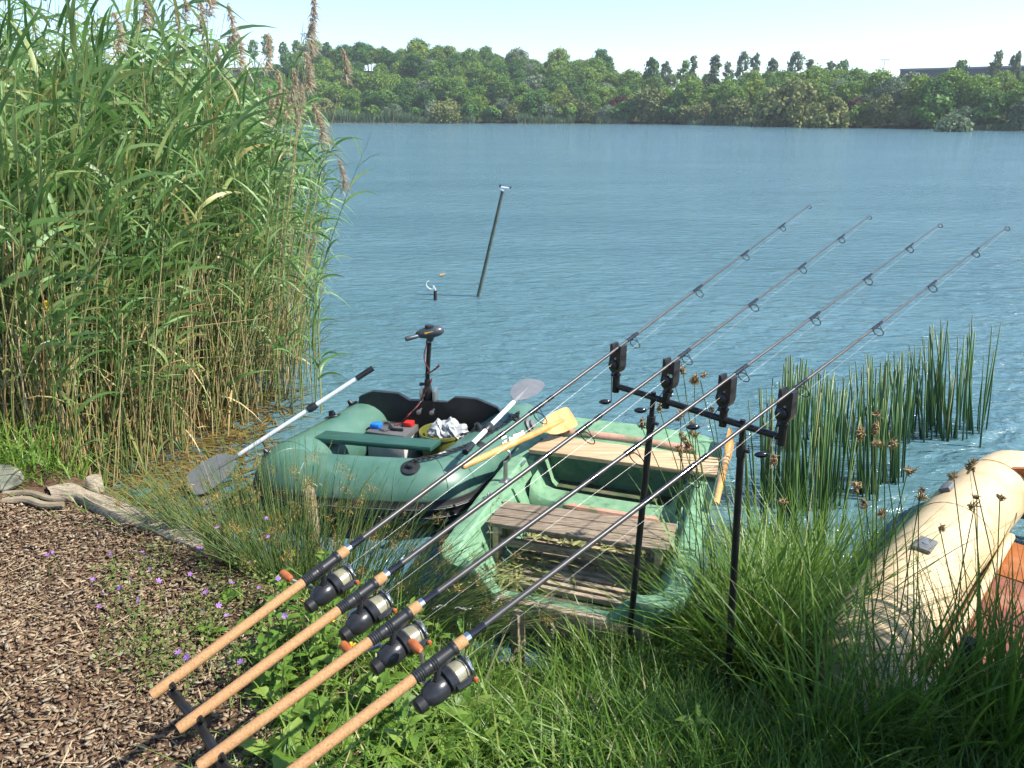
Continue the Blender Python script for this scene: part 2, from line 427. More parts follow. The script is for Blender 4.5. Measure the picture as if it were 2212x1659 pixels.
LAB = {
 ('round', 'green'): 'mid green round-crowned tree in the wood on the far shore',
 ('round', 'dark'): 'dark green dense tree in the wood on the far shore',
 ('round', 'lime'): 'yellow-green round-crowned tree in the wood on the far shore',
 ('round', 'silver'): 'pale silvery-leaved tree in the wood on the far shore',
 ('willow', 'willow'): 'yellowish drooping willow at the far water edge',
 ('willow', 'silver'): 'grey-green rounded willow at the far water edge',
 ('bush', 'green'): 'low green bush at the foot of the far wood',
 ('bush', 'dark'): 'low dark green bush at the foot of the far wood',
 ('bush', 'willow'): 'low olive-yellow bush at the foot of the far wood',
}
NAME = {'round': 'deciduous_tree', 'willow': 'willow_tree', 'bush': 'bush', 'oval': 'poplar_tree', 'column': 'poplar_tree'}
def far_xy(s, d):
    """s metres along the far shore (0 at x=-60), d metres inland"""
    xs = np.linspace(-60, 100, 641); ys = np.interp(xs, FAR_X, FAR_Y)
    L = np.concatenate([[0], np.cumsum(np.hypot(np.diff(xs), np.diff(ys)))])
    if s > L[-1]: return None
    x = np.interp(s, L, xs); y = np.interp(s, L, ys); x2 = np.interp(s + 2, L, xs); y2 = np.interp(s + 2, L, ys)
    tx, ty = x2 - x, y2 - y; l = math.hypot(tx, ty) or 1
    return x - ty / l * d, y + tx / l * d
for row, (d, step) in enumerate([(1.6, 3.8), (4.6, 3.9), (8.4, 4.0), (12.6, 4.1), (17, 4.2), (21.5, 4.3), (26.5, 4.4), (31.5, 4.6), (37, 4.8), (43, 5.0), (49, 5.2), (56, 5.5)]):
    s = random.uniform(0, 3)
    while True:
        r = far_xy(s, d + random.uniform(-1.4, 1.4) * (0.5 if row == 0 else 1)); s += step * random.uniform(0.75, 1.25)
        if r is None: break
        px, py = proj((r[0], r[1], 3))
        if px < 380 or px > 2330: continue
        near = min(1.0, math.hypot(*r) / 135.0)
        q = random.random()
        if row == 0:
            if q < 0.35: kind, look, sc_ = 'willow', 'willow', random.uniform(0.6, 0.95)
            elif q < 0.45: kind, look, sc_ = 'willow', 'silver', random.uniform(0.6, 0.85)
            elif q < 0.62: kind, look, sc_ = 'bush', 'willow', random.uniform(0.8, 1.2)
            elif q < 0.85: kind, look, sc_ = 'bush', 'green', random.uniform(0.8, 1.25)
            else: kind, look, sc_ = 'bush', 'dark', random.uniform(0.9, 1.3)
        else:
            kind = 'round'; sc_ = random.uniform(0.56, 0.95) * (0.9 if row < 3 else 1.0)
            look = 'green' if q < 0.50 else ('dark' if q < 0.80 else ('silver' if q < 0.88 else 'lime'))
            if row <= 2 and q > 0.95: kind, look = 'willow', 'willow'
        if px > 1860 and row >= 4: sc_ *= 0.72
        sc_ *= 0.72 + 0.28 * near
        tree(kind, look, r[0], r[1], sc_ * random.uniform(0.92, 1.1), sc_ * random.uniform(0.85, 1.12), LAB[(kind, look)], 'wood on the far shore', NAME[kind])
def sky_tree(px, ptop, Y, kind, look, wid, label, group, name='poplar_tree'):
    p = aty(px, ptop, Y); z0 = hz(p.x, Y); hh = {'column': 8.9, 'oval': 7.9, 'round': 7.4}[kind]
    s = max(0.5, (p.z - z0) / hh)
    tree(kind, look, p.x, Y, s * wid, s, label, group, name, z0)
for px, pt, Y, kind, look, wd in [(1500, 113, 165, 'column', 'poplar', 0.95), (1548, 110, 166, 'column', 'poplar', 1.3), (1411, 120, 168, 'oval', 'dark', 0.85), (1440, 128, 172, 'oval', 'poplar', 0.7),
      (1608, 108, 158, 'oval', 'poplar', 0.62), (1634, 110, 160, 'oval', 'poplar', 0.55), (1672, 122, 158, 'oval', 'poplar', 0.75), (1722, 108, 150, 'oval', 'poplar', 0.75), (1752, 122, 152, 'column', 'poplar', 1.2),
      (1800, 128, 150, 'oval', 'poplar', 0.9), (1822, 128, 148, 'oval', 'dark', 0.85), (2078, 125, 132, 'oval', 'dark', 0.85), (2158, 107, 130, 'oval', 'poplar', 0.6), (2200, 106, 128, 'oval', 'poplar', 0.6),
      (1312, 122, 182, 'oval', 'dark', 0.7), (1480, 128, 170, 'oval', 'green', 0.8), (1575, 132, 165, 'oval', 'poplar', 0.7), (1330, 150, 180, 'oval', 'dark', 0.8)]:
    sky_tree(px, pt, Y, kind, look, wd, 'slender columnar poplar rising above the far skyline' if kind == 'column' else 'airy oval-crowned poplar rising above the far skyline', 'poplars on the far skyline')
for px, pt, Y, look in [(575, 72, 205, 'dark'), (705, 88, 205, 'dark'), (770, 94, 204, 'poplar'), (828, 98, 203, 'silver'), (888, 104, 202, 'poplar'), (935, 110, 200, 'poplar'), (640, 84, 206, 'green'), (500, 76, 207, 'dark'), (1000, 118, 198, 'green'), (1090, 130, 196, 'green'), (1180, 132, 194, 'dark'), (1250, 128, 190, 'green'), (800, 108, 206, 'green'), (740, 100, 207, 'green'), (860, 112, 205, 'dark'), (965, 122, 202, 'dark'), (610, 88, 208, 'green'), (545, 84, 208, 'green'), (1040, 128, 199, 'dark'), (1140, 136, 196, 'green')]:
    sky_tree(px, pt, Y, 'oval', look, 0.95, 'tall rounded tree on the hill crest behind the far wood', 'trees on the far hill crest', 'hill_tree')
for px, py, Y, s, lab in [(1408, 205, 160, 1.2, 'dark red-leaved plum tree high in the far wood'), (1345, 238, 148, 1.2, 'dark red-leaved bush by the far shore left of the big willow'), (1858, 228, 112, 0.95, 'dark red-leaved bush by the far shore beside the double willow')]:
    p = aty(px, py, Y); tree('bush', 'red', p.x, Y, s * 1.1, s * 1.3, lab, None, 'red_leaved_bush')
for px, Y, s, lab in [(1400, 143, 1.25, 'large yellowish willow bulging over the far water edge'), (1700, 116, 1.45, 'largest rounded willow on the far shore, olive yellow'), (1790, 108, 1.05, 'yellowish willow touching the largest far willow on its right side'), (2060, 88.5, 0.75, 'grey-green willow near the right end of the far shore'), (960, 150, 1.0, 'pale yellow willow behind the long far reed belt')]:
    p = aty(px, 262, Y); tree('willow', 'silver' if px == 2060 else 'willow', p.x, Y, s, s, lab, None, 'willow_tree')

# far reed belts: read as a mass
REEDM = leafy('far_reed', [(0.0, (0.28, 0.20, 0.10)), (0.25, (0.10, 0.15, 0.06)), (0.6, (0.12, 0.19, 0.085)), (1.0, (0.2, 0.27, 0.14))], 'tint', 0.25, 0.6, 0.2)
def far_reeds(x0, x1, hgt, name):
    n = int((x1 - x0) * 95); xs = rnd(n, x0, x1); ys = np.interp(xs, FAR_X, FAR_Y) + rnd(n, -1.6, 0.6)
    hh = hgt * rnd(n, 0.6, 1.1) * (0.75 + 0.25 * np.sin(xs * 0.9) * np.sin(xs * 0.37 + 1))
    d, az = dirs(n, 1.2, 1.5)
    s = Soup(); base = np.stack([xs, ys, np.full(n, -0.05)], 1)
    sid, _ = dirs(n, -0.1, 0.1)
    s.ribbons(base, d, hh, rnd(n, 0.12, 0.3), np.stack([rnd(n, -0.1, 0.25), rnd(n, -0.2, 0.1), np.zeros(n)], 1), sid, np.clip(rng.normal(0.62, 0.2, n), 0.15, 1), 3)
    k = n // 3
    s.ribbons(base[:k] - [0, 0.9, 0], d[:k], hh[:k] * 0.22, rnd(k, 0.1, 0.2), np.zeros((k, 3)), sid[:k], rnd(k, 0, 0.2), 2)
    return s.build(name, REEDM)
for a, b_, hgt, lab in [(-42, -19, 2.9, 'tall reed belt at the left end of the far shore'), (-19, -7, 2.0, 'thin reed belt in front of the pale far willows'), (1, 11, 2.2, 'reed belt in the middle of the far shore'), (15, 20, 1.6, 'short brownish reed belt left of the big far willow'), (29, 43, 1.5, 'low reed belt between the two big far willows'), (52, 66, 1.3, 'low reed fringe at the right end of the far shore')]:
    tag(far_reeds(a, b_, hgt, 'reed_belt'), lab, 'reeds', 'reed belts along the far shore', 'stuff')

# flat dark building on the far plateau, and a thin mast
cl = solid('dark_cladding', [(0.3, (0.035, 0.045, 0.075)), (0.7, (0.055, 0.07, 0.11))], 0.5, 0.6)
cl2 = solid('pale_coping', [(0.3, (0.2, 0.22, 0.26)), (0.7, (0.3, 0.32, 0.35))], 0.5, 0.6)
win = solid('dark_window', [(0.3, (0.02, 0.03, 0.04)), (0.7, (0.05, 0.06, 0.08))], 0.5, 0.15)
pA = aty(1945, 152, 165); pB = aty(2290, 140, 150)
bt = thing('flat_roofed_building', (pA.x, pA.y, hz(pA.x, pA.y)), 'long dark flat-roofed building beyond the trees at far right', 'building')
e = (pB - pA); e.z = 0; L_ = e.length; e.normalize(); nrml = Vector((e.y, -e.x, 0)); nrml = nrml if nrml.y < 0 else -nrml
top = pA.z; z0 = hz(pA.x, pA.y) - 1; mid = pA + e * L_ / 2 - nrml * 10
MB().box((mid.x, mid.y, (top + z0) / 2), e * L_ / 2, nrml * 10, (0, 0, (top - z0) / 2)).build('wall', cl, bt, False)
MB().box((mid.x, mid.y, top + 0.14), e * (L_ / 2 + 0.15), nrml * 10.15, (0, 0, 0.16)).build('coping', cl2, bt, False)
for k in range(14):
    c = pA + e * (L_ * (k + 0.5) / 14) + nrml * 0.02
    MB().box((c.x, c.y, top - 1.7), e * L_ / 14 * 0.36, nrml * 0.03, (0, 0, 0.55)).build('window', win, bt, False)
pm = aty(1912, 128, 160); mt_ = solid('mast_steel', [(0.3, (0.3, 0.32, 0.34)), (0.7, (0.45, 0.47, 0.5))], 3, 0.5)
mm_ = MB().tube([(pm.x, pm.y, hz(pm.x, pm.y) - 0.3), (pm.x, pm.y, pm.z)], [0.12, 0.06], 6).tube([(pm.x - 0.9, pm.y, pm.z - 0.1), (pm.x + 0.9, pm.y, pm.z - 0.1)], 0.1, 5)
tag(mm_.build('light_mast', mt_), 'thin lamp mast standing above the far treetops', 'mast')
# ------------------------------------------------------------------ materials of the boats
PVC = solid('green_pvc', [(0.3, (0.05, 0.125, 0.092)), (0.5, (0.065, 0.155, 0.115)), (0.62, (0.085, 0.175, 0.13)), (0.75, (0.16, 0.22, 0.17))], 6, 0.4, spec=0.5, bump=0.14, bscale=9, detail=10)
PVCD = solid('dark_green_pvc', [(0.3, (0.008, 0.02, 0.014)), (0.7, (0.016, 0.035, 0.024))], 9, 0.6)
RUB = solid('black_rubber', [(0.3, (0.012, 0.013, 0.014)), (0.7, (0.03, 0.031, 0.033))], 20, 0.42, bump=0.1)
RUBG = solid('grey_rubber', [(0.3, (0.10, 0.105, 0.11)), (0.7, (0.16, 0.165, 0.17))], 20, 0.5)
BLK = solid('black_plastic', [(0.3, (0.010, 0.011, 0.012)), (0.7, (0.022, 0.023, 0.025))], 30, 0.4)
BLKM = solid('black_metal', [(0.3, (0.012, 0.012, 0.013)), (0.7, (0.026, 0.026, 0.028))], 30, 0.33, 0.3)
SEAT = solid('painted_green_board', [(0.3, (0.022, 0.075, 0.058)), (0.6, (0.03, 0.095, 0.072)), (0.8, (0.09, 0.15, 0.12))], 10, 0.4, bump=0.15, stretch=(1, 5, 5))
ALU = solid('aluminium', [(0.3, (0.70, 0.74, 0.78)), (0.7, (0.82, 0.85, 0.88))], 12, 0.4, 0.25)
STEEL = solid('worn_steel', [(0.3, (0.35, 0.34, 0.33)), (0.7, (0.55, 0.54, 0.52))], 25, 0.35, 0.9)
GREYP = solid('grey_paddle_plastic', [(0.3, (0.13, 0.14, 0.15)), (0.7, (0.19, 0.2, 0.215))], 14, 0.5, bump=0.1)
BATT = solid('battery_grey', [(0.3, (0.08, 0.08, 0.082)), (0.7, (0.13, 0.13, 0.13))], 14, 0.55)
BATB = solid('battery_body', [(0.3, (0.42, 0.42, 0.41)), (0.7, (0.6, 0.6, 0.58))], 8, 0.5)
BLUE = solid('blue_plastic', [(0.3, (0.01, 0.13, 0.55)), (0.7, (0.02, 0.19, 0.7))], 20, 0.4)
REDP = solid('red_plastic', [(0.3, (0.5, 0.012, 0.01)), (0.7, (0.65, 0.03, 0.02))], 20, 0.4)
YEL = solid('yellow_label', [(0.3, (0.75, 0.42, 0.01)), (0.7, (0.85, 0.5, 0.02))], 30, 0.5)
OLIVE = solid('olive_bucket', [(0.3, (0.10, 0.115, 0.025)), (0.7, (0.17, 0.18, 0.04))], 8, 0.4)
WHITE = solid('white_print', [(0.3, (0.75, 0.76, 0.76)), (0.7, (0.85, 0.85, 0.85))], 20, 0.5)
GUNM = solid('gunmetal_plastic', [(0.3, (0.035, 0.045, 0.055)), (0.7, (0.06, 0.072, 0.085))], 20, 0.32)
A = lambda x, y: (594.04 + x * 0.26856, 810.06 + y * 0.26856)
B1 = lambda x, y: (324.02 + x * 0.41503, 648.05 + y * 0.41503)
RW = lambda x, y: (1134.08 + x * 0.19531, 864.06 + y * 0.19531)
BN = lambda x, y: (918.07 + x * 0.29296, 1080.08 + y * 0.29296)
MO = lambda x, y: (837.06 + x * 0.14649, 675.05 + y * 0.14649)
YB = lambda x, y: (1782.1 + x * 0.27662, 945.07 + y * 0.27662)
AL = lambda x, y: (1296.1 + x * 0.20752, 729.05 + y * 0.20752)

# ------------------------------------------------------------------ green inflatable boat
TR, TZ = 0.17, 0.185
ctrl = [(-0.80, 4.70), (-0.86, 4.56), (-1.02, 4.20), (-1.17, 3.90), (-1.21, 3.76), (-1.12, 3.67), (-0.95, 3.62), (-0.70, 3.585), (-0.47, 3.565), (-0.36, 3.60), (-0.29, 3.72), (-0.14, 4.04), (0.03, 4.40), (0.09, 4.54)]
cz = [0.26, 0.215, 0.185, 0.185, 0.19, 0.195, 0.2, 0.2, 0.2, 0.195, 0.19, 0.185, 0.21, 0.255]
cr_ = [0.075, 0.15, 0.17, 0.17, 0.17, 0.17, 0.17, 0.17, 0.17, 0.17, 0.17, 0.17, 0.15, 0.075]
P3 = curve_pts([(x, y, z) for (x, y), z in zip(ctrl, cz)], 6)
rr = [np.interp(i / 6.0, range(len(cr_)), cr_) for i in range(len(P3))]
boat = thing('inflatable_boat', (-0.55, 4.05, 0.0), 'green inflatable dinghy with black rubbing strip moored beside the reeds', 'boat')
mb = MB().tube(P3, rr, 26)
hull = mb.build('tube', PVC, boat)
def outward(i):
    a = P3[max(i - 1, 0)]; b = P3[min(i + 1, len(P3) - 1)]; t = (b - a); t.z = 0; t.normalize()
    return Vector((-t.y, t.x, 0)) * -1.0 if True else None
cent = Vector((-0.55, 4.1, 0))
def ring_pt(i, phi, k):
    o = outward(i)
    if o.dot(P3[i] - cent) < 0: o = -o
    return P3[i] + o * math.cos(phi) * rr[i] * k + Vector((0, 0, math.sin(phi) * rr[i] * k))
def strip(prof, i0, i1):
    m_ = MB(); vs = []; n = len(prof)
    for i in range(i0, i1):
        for ph, k in prof: vs.append(ring_pt(i, R(ph), k))
    fs = [(j * n + q, j * n + q + 1, (j + 1) * n + q + 1, (j + 1) * n + q) for j in range(i1 - i0 - 1) for q in range(n - 1)]
    return m_.add(vs, fs)
strip([(10, 0.99), (9, 1.04), (1, 1.045), (-1, 1.075), (-5, 1.075), (-7, 1.045), (-16, 1.045), (-18, 1.075), (-22, 1.075), (-24, 1.045), (-32, 1.04), (-33, 0.99)], 6, len(P3) - 6).build('rubbing_strip', RUB, boat)
for ph in (-3, -20):
    MB().tube([ring_pt(i, R(ph), 1.085) for i in range(8, len(P3) - 8)], 0.0018, 4).build('piping', RUBG, boat)
# seams where the tube panels are glued
for i in (26, 33, 38, 45, 52, 57, 20, 68):
    a = P3[i - 1]; b = P3[i + 1]; t = (b - a).normalized(); u = Vector((0, 0, 1)); u = (u - t * u.dot(t)).normalized(); w_ = t.cross(u)
    MB().tube([P3[i] + (u * math.cos(q * 0.1309) + w_ * math.sin(q * 0.1309)) * (rr[i] + 0.0005) for q in range(48)], 0.0016, 4, closed=True).build('seam', PVC, hull)
inn = [P3[i] for i in range(6, len(P3) - 6, 2)]
MB().add([(p.x, p.y, 0.07) for p in inn], [tuple(range(len(inn)))[::-1]]).build('floor', PVCD, boat, False)
# transom with raised ears and a lowered motor mount
TL = Vector((-0.965, 4.44, 0)); TRr = Vector((-0.02, 4.30, 0)); te = (TRr - TL); tw = te.length; te.normalize(); tn = Vector((te.y, -te.x, 0)); tn = -tn if tn.y < 0 else tn
def tp(u, z): return TL + te * (u * tw) + Vector((0, 0, z))
out = [(0.10, 0.06), (0.90, 0.06), (0.985, 0.30), (0.93, 0.375), (0.80, 0.425), (0.66, 0.43), (0.61, 0.395), (0.36, 0.395), (0.29, 0.435), (0.12, 0.44), (0.03, 0.40), (0.02, 0.30)]
MB().slab([tp(u, z) - tn * 0.015 for u, z in out], tn * 0.03).build('transom', BLK, boat, False)
# seat board
c = [at(*A(*p), 0.345) for p in ((150, 490), (1250, 580), (1335, 520), (270, 432))]
plank(*c, 0.03, 0.005).build('seat_board', SEAT, boat)
# fittings on the tube
def patch(c, n, r, h, name, mat=RUB, par=boat):
    MB().lathe(c, n, [(0, r), (0.004, r * 0.98), (0.006, r * 0.8), (0.007, r * 0.55)], 18).build(name, mat, par)
    if h: MB().lathe(Vector(c) + Vector(n).normalized() * 0.005, n, [(0, r * 0.45), (h * 0.5, r * 0.38), (h, r * 0.3), (h * 1.05, r * 0.1)], 12).build('fairlead', BLK, par)
def on_tube(px, py):
    """first point of the tube met by the line of sight"""
    d = ray(px, py).normalized(); best = None
    for k in range(1500):
        p = C0 + d * (3.2 + k * 0.0012)
        q = min(((p - P3[i]).length - rr[i], i) for i in range(0, len(P3)))
        if q[0] < 0.0: return p, (p - P3[q[1]]).normalized()
    return on_tube(px + 4, py + 1) if px < 1200 else (at(px, py, 0.36), Vector((0, 0, 1)))
for q, r, h in [(A(1090, 745), 0.05, 0.02), (A(1660, 565), 0.028, 0), (A(1935, 345), 0.045, 0.02), (A(1640, 440), 0.05, 0.035), (B1(985, 530), 0.04, 0.03), (A(330, 300), 0.05, 0.03), (B1(505, 770), 0.035, 0.02)]:
    p, n = on_tube(*q); patch(p + n * 0.001, n, r, h, 'patch')
pts = []
for q in [(1090, 735), (1140, 712), (1260, 690), (1400, 648), (1510, 606), (1620, 560), (1700, 500), (1820, 430), (1900, 370), (1950, 330)]:
    p, n = on_tube(*A(*q)); pts.append(p + n * (0.022 if q[0] < 1800 else 0.03))
def rope(pts, r, name, mat, par):
    m_ = MB(); cp = curve_pts(pts, 10)
    for ph in (0, math.pi):
        tw_ = []
        for i, p in enumerate(cp):
            a = cp[max(i - 1, 0)]; b = cp[min(i + 1, len(cp) - 1)]; t = (b - a).normalized(); u = t.orthogonal().normalized(); v_ = t.cross(u)
            tw_.append(p + (u * math.cos(i * 0.9 + ph) + v_ * math.sin(i * 0.9 + ph)) * r * 0.5)
        m_.tube(tw_, r * 0.62, 6)
    return m_.build(name, mat, par)
rope(pts, 0.010, 'grab_rope', BLK, boat)
# valve and stern cone cap on the starboard tube
p, n = on_tube(*A(2045, 410)); MB().lathe(p, n, [(0, 0.045), (0.012, 0.045), (0.018, 0.03), (0.035, 0.028), (0.037, 0.01)], 14).build('valve', RUBG, boat)
# printed lettering: white strokes on a dark ground, too worn to read
pr = [(1830, 530, 1890, 490, 0), (1835, 560, 1870, 545, 0)]
lm = MB(); lk = MB()
def print_mark(q0, q1, q2, q3, m_, off):
    vs = []
    for q in (q0, q1, q2, q3):
        p, n = on_tube(*q); vs.append(p + n * off)
    m_.add(vs, [(0, 1, 2, 3)])
T7 = lambda x, y: ((1950 + x * 0.13562) * 0.54004, (1650 + y * 0.13562) * 0.54004)
for x0, y0, x1, y1, hgt in [(420, 800, 560, 730, 60), (450, 960, 480, 880, 70), (500, 930, 570, 850, 90), (640, 850, 690, 760, 110), (700, 860, 760, 740, 110), (760, 800, 870, 700, 130), (880, 760, 980, 650, 130), (985, 690, 1080, 560, 130)]:
    dx, dy = x1 - x0, -abs(x1 - x0) * 0.42
    print_mark(T7(x0 - 12, y0 + 14), T7(x0 + dx + 12, y0 + dy + 8), T7(x0 + dx - 4, y0 + dy - hgt - 12), T7(x0 - 34, y0 - hgt - 8), lk, 0.0015)
    print_mark(T7(x0, y0), T7(x0 + dx, y0 + dy), T7(x0 + dx - 20, y0 + dy - hgt), T7(x0 - 20, y0 - hgt), lm, 0.0028)
lk.build('lettering_outline', BLK, boat, False); lm.build('lettering', WHITE, boat, False)

# ------------------------------------------------------------------ aluminium oars of the dinghy
def plate(p0, d, n, prof, th, name, mat, par, curve=0.0):
    """flat blade from p0 along d; prof: (distance, half width)"""
    d = Vector(d).normalized(); n = Vector(n); n = (n - d * n.dot(d)).normalized(); s = d.cross(n)
    m_ = MB(); vs = []; K = 6; k2 = len(prof)
    for side in (1, -1):
        for t, hw in prof:
            for j in range(K + 1):
                q = -1 + 2 * j / K
                vs.append(p0 + d * t + s * q * hw + n * (side * th * (1 - 0.55 * q * q) + curve * q * q * hw))
    off = k2 * (K + 1); fs = []
    for i in range(k2 - 1):
        for j in range(K):
            a = i * (K + 1) + j
            fs.append((a, a + 1, a + K + 2, a + K + 1)); fs.append((a + off, a + off + K + 1, a + off + K + 2, a + off + 1))
        for j in (0, K):
            a = i * (K + 1) + j; fs.append((a, a + K + 1, a + K + 1 + off, a + off))
    for i in (0, k2 - 1):
        for j in range(K):
            a = i * (K + 1) + j; fs.append((a, a + off, a + 1 + off, a + 1))
    m_.add(vs, fs); return m_.build(name, mat, par)
def alu_oar(g0, g1, s1, bl, n, label):
    o = thing('aluminium_oar', g1.lerp(s1, 0.5), label, 'oar', 'aluminium oars of the green dinghy')
    MB().tube([g0, g1], [0.0165, 0.0165], 12).build('grip', BLK, o)
    MB().tube([g1, s1], 0.0135, 12).build('shaft', ALU, o)
    d = (s1 - g1).normalized()
    MB().tube([s1 - d * 0.01, s1 + d * 0.05, s1 + d * bl * 0.75], [0.016, 0.014, 0.004], 10).build('blade_socket', GREYP, o)
    plate(s1 + d * 0.02, d, n, [(0, 0.018), (0.03, 0.05), (0.08, 0.075), (bl * 0.6, 0.085), (bl * 0.85, 0.078), (bl * 0.96, 0.06), (bl, 0.03)], 0.004, 'blade', GREYP, o)
    return o, d
g0 = at(*A(1530, 622), 0.455); g1 = at(*A(1585, 556), 0.46); s1 = at(*A(1925, 212), 0.53)
oar, d = alu_oar(g0, g1, s1, 0.26, (0.0, -0.12, 1), 'aluminium oar with blue-grey shaft lying on the right tube of the green dinghy')
c = at(*A(1712, 425), 0.485); MB().tube([c - d * 0.03, c - d * 0.012, c + d * 0.012, c + d * 0.03], [0.018, 0.023, 0.023, 0.018], 12).build('oarlock_collar', BLK, oar)
c = at(674.6, 879.9, 0.46); e2 = at(440, 1032, 0.10); d = (e2 - c).normalized()
s1 = c + d * ((c - at(515, 985, 0.2)).length * 0.99); g1 = c - d * 0.30; g0 = c - d * 0.41
oar, d = alu_oar(g0, g1, s1, 0.30, (0.35, -0.55, 0.75), 'aluminium oar slanting over the left tube with its grey blade by the water')
MB().tube([c - d * 0.03, c - d * 0.012, c + d * 0.012, c + d * 0.03], [0.018, 0.023, 0.023, 0.018], 12).build('oarlock_collar', BLK, oar)

# ------------------------------------------------------------------ battery, bucket, bag and motor in the dinghy
c = [at(*A(*p), 0.285) for p in ((722, 452), (1040, 492), (1155, 395), (870, 362))]
bat = thing('battery', (c[0] + c[2]) / 2 - Vector((0, 0, 0.21)), 'grey boat battery with blue and red terminal caps behind the seat board', 'battery')
plank(*c, 0.045, 0.006).build('lid', BATT, bat)
m_ = (c[0] + c[1] + c[2] + c[3]) / 4; ci = [m_ + (p - m_) * 0.95 - Vector((0, 0, 0.045)) for p in c]
plank(*ci, 0.165, 0.006).build('case', BATB, bat)
def cap(q, mat, sx):
    p = at(*A(*q), 0.30); m0 = MB().box(p, (sx, -0.004, 0), (0.008, 0.024, 0), (0, 0, 0.017), 0.009); return m0.build('terminal_cap', mat, bat)
cap((815, 405), BLUE, 0.030); cap((1078, 390), REDP, 0.027)
MB().tube([at(*A(*q), 0.295) for q in ((915, 425), (960, 435), (1030, 440))], 0.009, 8).build('carry_handle', BLK, bat)
rope([at(*A(*q), 0.293) for q in ((840, 432), (880, 445), (940, 425), (920, 395), (880, 385), (930, 378), (1000, 385), (1045, 395))], 0.004, 'cable', BLK, bat)
bc = at(*A(1340, 445), 0.275); bk = thing('bait_bucket', (bc.x, bc.y, 0.07), 'round olive bait bucket holding a clear plastic bag', 'bucket')
MB().lathe((bc.x, bc.y, 0.07), (0, 0, 1), [(0, 0.10), (0.01, 0.112), (0.185, 0.128), (0.187, 0.134), (0.205, 0.134), (0.205, 0.126), (0.03, 0.11)], 32).build('tub', OLIVE, bk)
mm2, nt, b = _new('clear_bag'); b.inputs['Base Color'].default_value = (0.8, 0.84, 0.86, 1); b.inputs['Roughness'].default_value = 0.16; b.inputs['IOR'].default_value = 1.3
b.inputs['Transmission Weight'].default_value = 0.55
_bump(nt, _noise(nt, 35, 3, 0.6, _coord(nt)), 0.6, 0.012, b)
bm = bmesh.new(); bmesh.ops.create_icosphere(bm, subdivisions=4, radius=1)
pc = at(*A(1385, 425), 0.30)
for v_ in bm.verts:
    q = v_.co.copy(); k = 1 + 0.13 * math.sin(7 * q.x + 3 * q.y) * math.sin(6 * q.y + 2) + 0.08 * math.sin(17 * q.x + 11 * q.z) + 0.06 * math.sin(23 * q.y - 9 * q.x)
    v_.co = Vector((pc.x + q.x * 0.115 * k, pc.y + q.y * 0.08 * k, pc.z - 0.02 + max(q.z, -0.5) * 0.07 * k * (1 - 0.35 * abs(q.x)) + 0.012 * math.sin(9 * q.x)))
me = bpy.data.meshes.new('plastic_bag'); bm.to_mesh(me); bm.free()
tag(link('plastic_bag', me, mm2), 'crumpled clear plastic bag of white bait in the olive bucket', 'bag')

mp = tp(0.475, 0) + tn * 0.03
mot = thing('outboard_motor', (mp.x, mp.y, 0.4), 'black electric outboard motor with tiller clamped to the dinghy transom', 'motor')
hd = aty(*MO(625, 290), mp.y); sh = aty(*MO(618, 440), mp.y)
MB().tube([Vector((mp.x, mp.y, -0.25)), Vector((mp.x, mp.y, 0.55)), sh], 0.0135, 12).build('shaft', BLKM, mot)
hx = Vector((0.97, 0.1, 0.16)).normalized()
head = MB().tube([hd + hx * t for t in (-0.085, -0.075, -0.05, -0.015, 0.025, 0.06, 0.08, 0.085)], [0.012, 0.022, 0.034, 0.041, 0.042, 0.035, 0.02, 0.008], 16, flat=0.85).build('motor_head', GUNM, mot)
MB().lathe(hd - Vector((0, 0, 0.055)), (0, 0, 1), [(0, 0.018), (0.012, 0.022), (0.03, 0.028), (0.05, 0.034)], 14).build('neck', GUNM, mot)
MB().lathe(hd + Vector((0.0, 0, 0.03)), (0.1, 0, 1), [(0, 0.03), (0.012, 0.028), (0.014, 0.02)], 16).build('head_cap', BLK, mot)
fr = Vector((0.1, -0.98, 0.1))
MB().box(hd + fr * 0.0375 + Vector((-0.005, 0, 0.004)), hx * 0.026, fr * 0.003, Vector((0, 0, 0.0045))).build('label_stripe', YEL, head, False)
t0 = hd - hx * 0.075; t1 = aty(*MO(440, 350), mp.y - 0.03); t2 = aty(*MO(290, 385), mp.y - 0.06)
MB().tube([t0, t0.lerp(t1, 0.6)], [0.011, 0.011], 10).build('tiller_joint', STEEL, mot)
MB().tube([t0.lerp(t1, 0.5), t1, t1.lerp(t2, 0.6), t2, t2 + (t2 - t1).normalized() * 0.012], [0.011, 0.012, 0.014, 0.016, 0.011], 12).build('tiller', GUNM, mot)
for du in (-0.035, 0.045):
    q = mp + te * du
    MB().box(Vector((q.x, q.y, 0.41)) + tn * 0.0, te * 0.010, tn * 0.045, (0, 0, 0.055), 0.008).build('clamp_jaw', STEEL, mot)
    MB().tube([Vector((q.x, q.y, 0.345)) - tn * 0.10, Vector((q.x, q.y, 0.345)) - tn * 0.03], 0.006, 8).build('clamp_screw', STEEL, mot)
    MB().lathe(Vector((q.x, q.y, 0.345)) - tn * 0.11, tn, [(0, 0.008), (0.003, 0.015), (0.012, 0.015), (0.015, 0.007)], 12).build('screw_pad', STEEL, mot)
MB().lathe((mp.x, mp.y, 0.36), (0, 0, 1), [(0, 0.022), (0.03, 0.028), (0.07, 0.026), (0.12, 0.021), (0.16, 0.019)], 14).build('clamp_collar', BLK, mot)
MB().tube([(mp.x - 0.05, mp.y, 0.49), (mp.x, mp.y, 0.49)], [0.012, 0.008], 8).build('collar_knob', BLK, mot)
MB().lathe((mp.x, mp.y + 0.12, -0.28), (0, -1, 0), [(0, 0.01), (0.03, 0.035), (0.22, 0.035), (0.26, 0.01)], 14).build('motor_pod', BLK, mot)
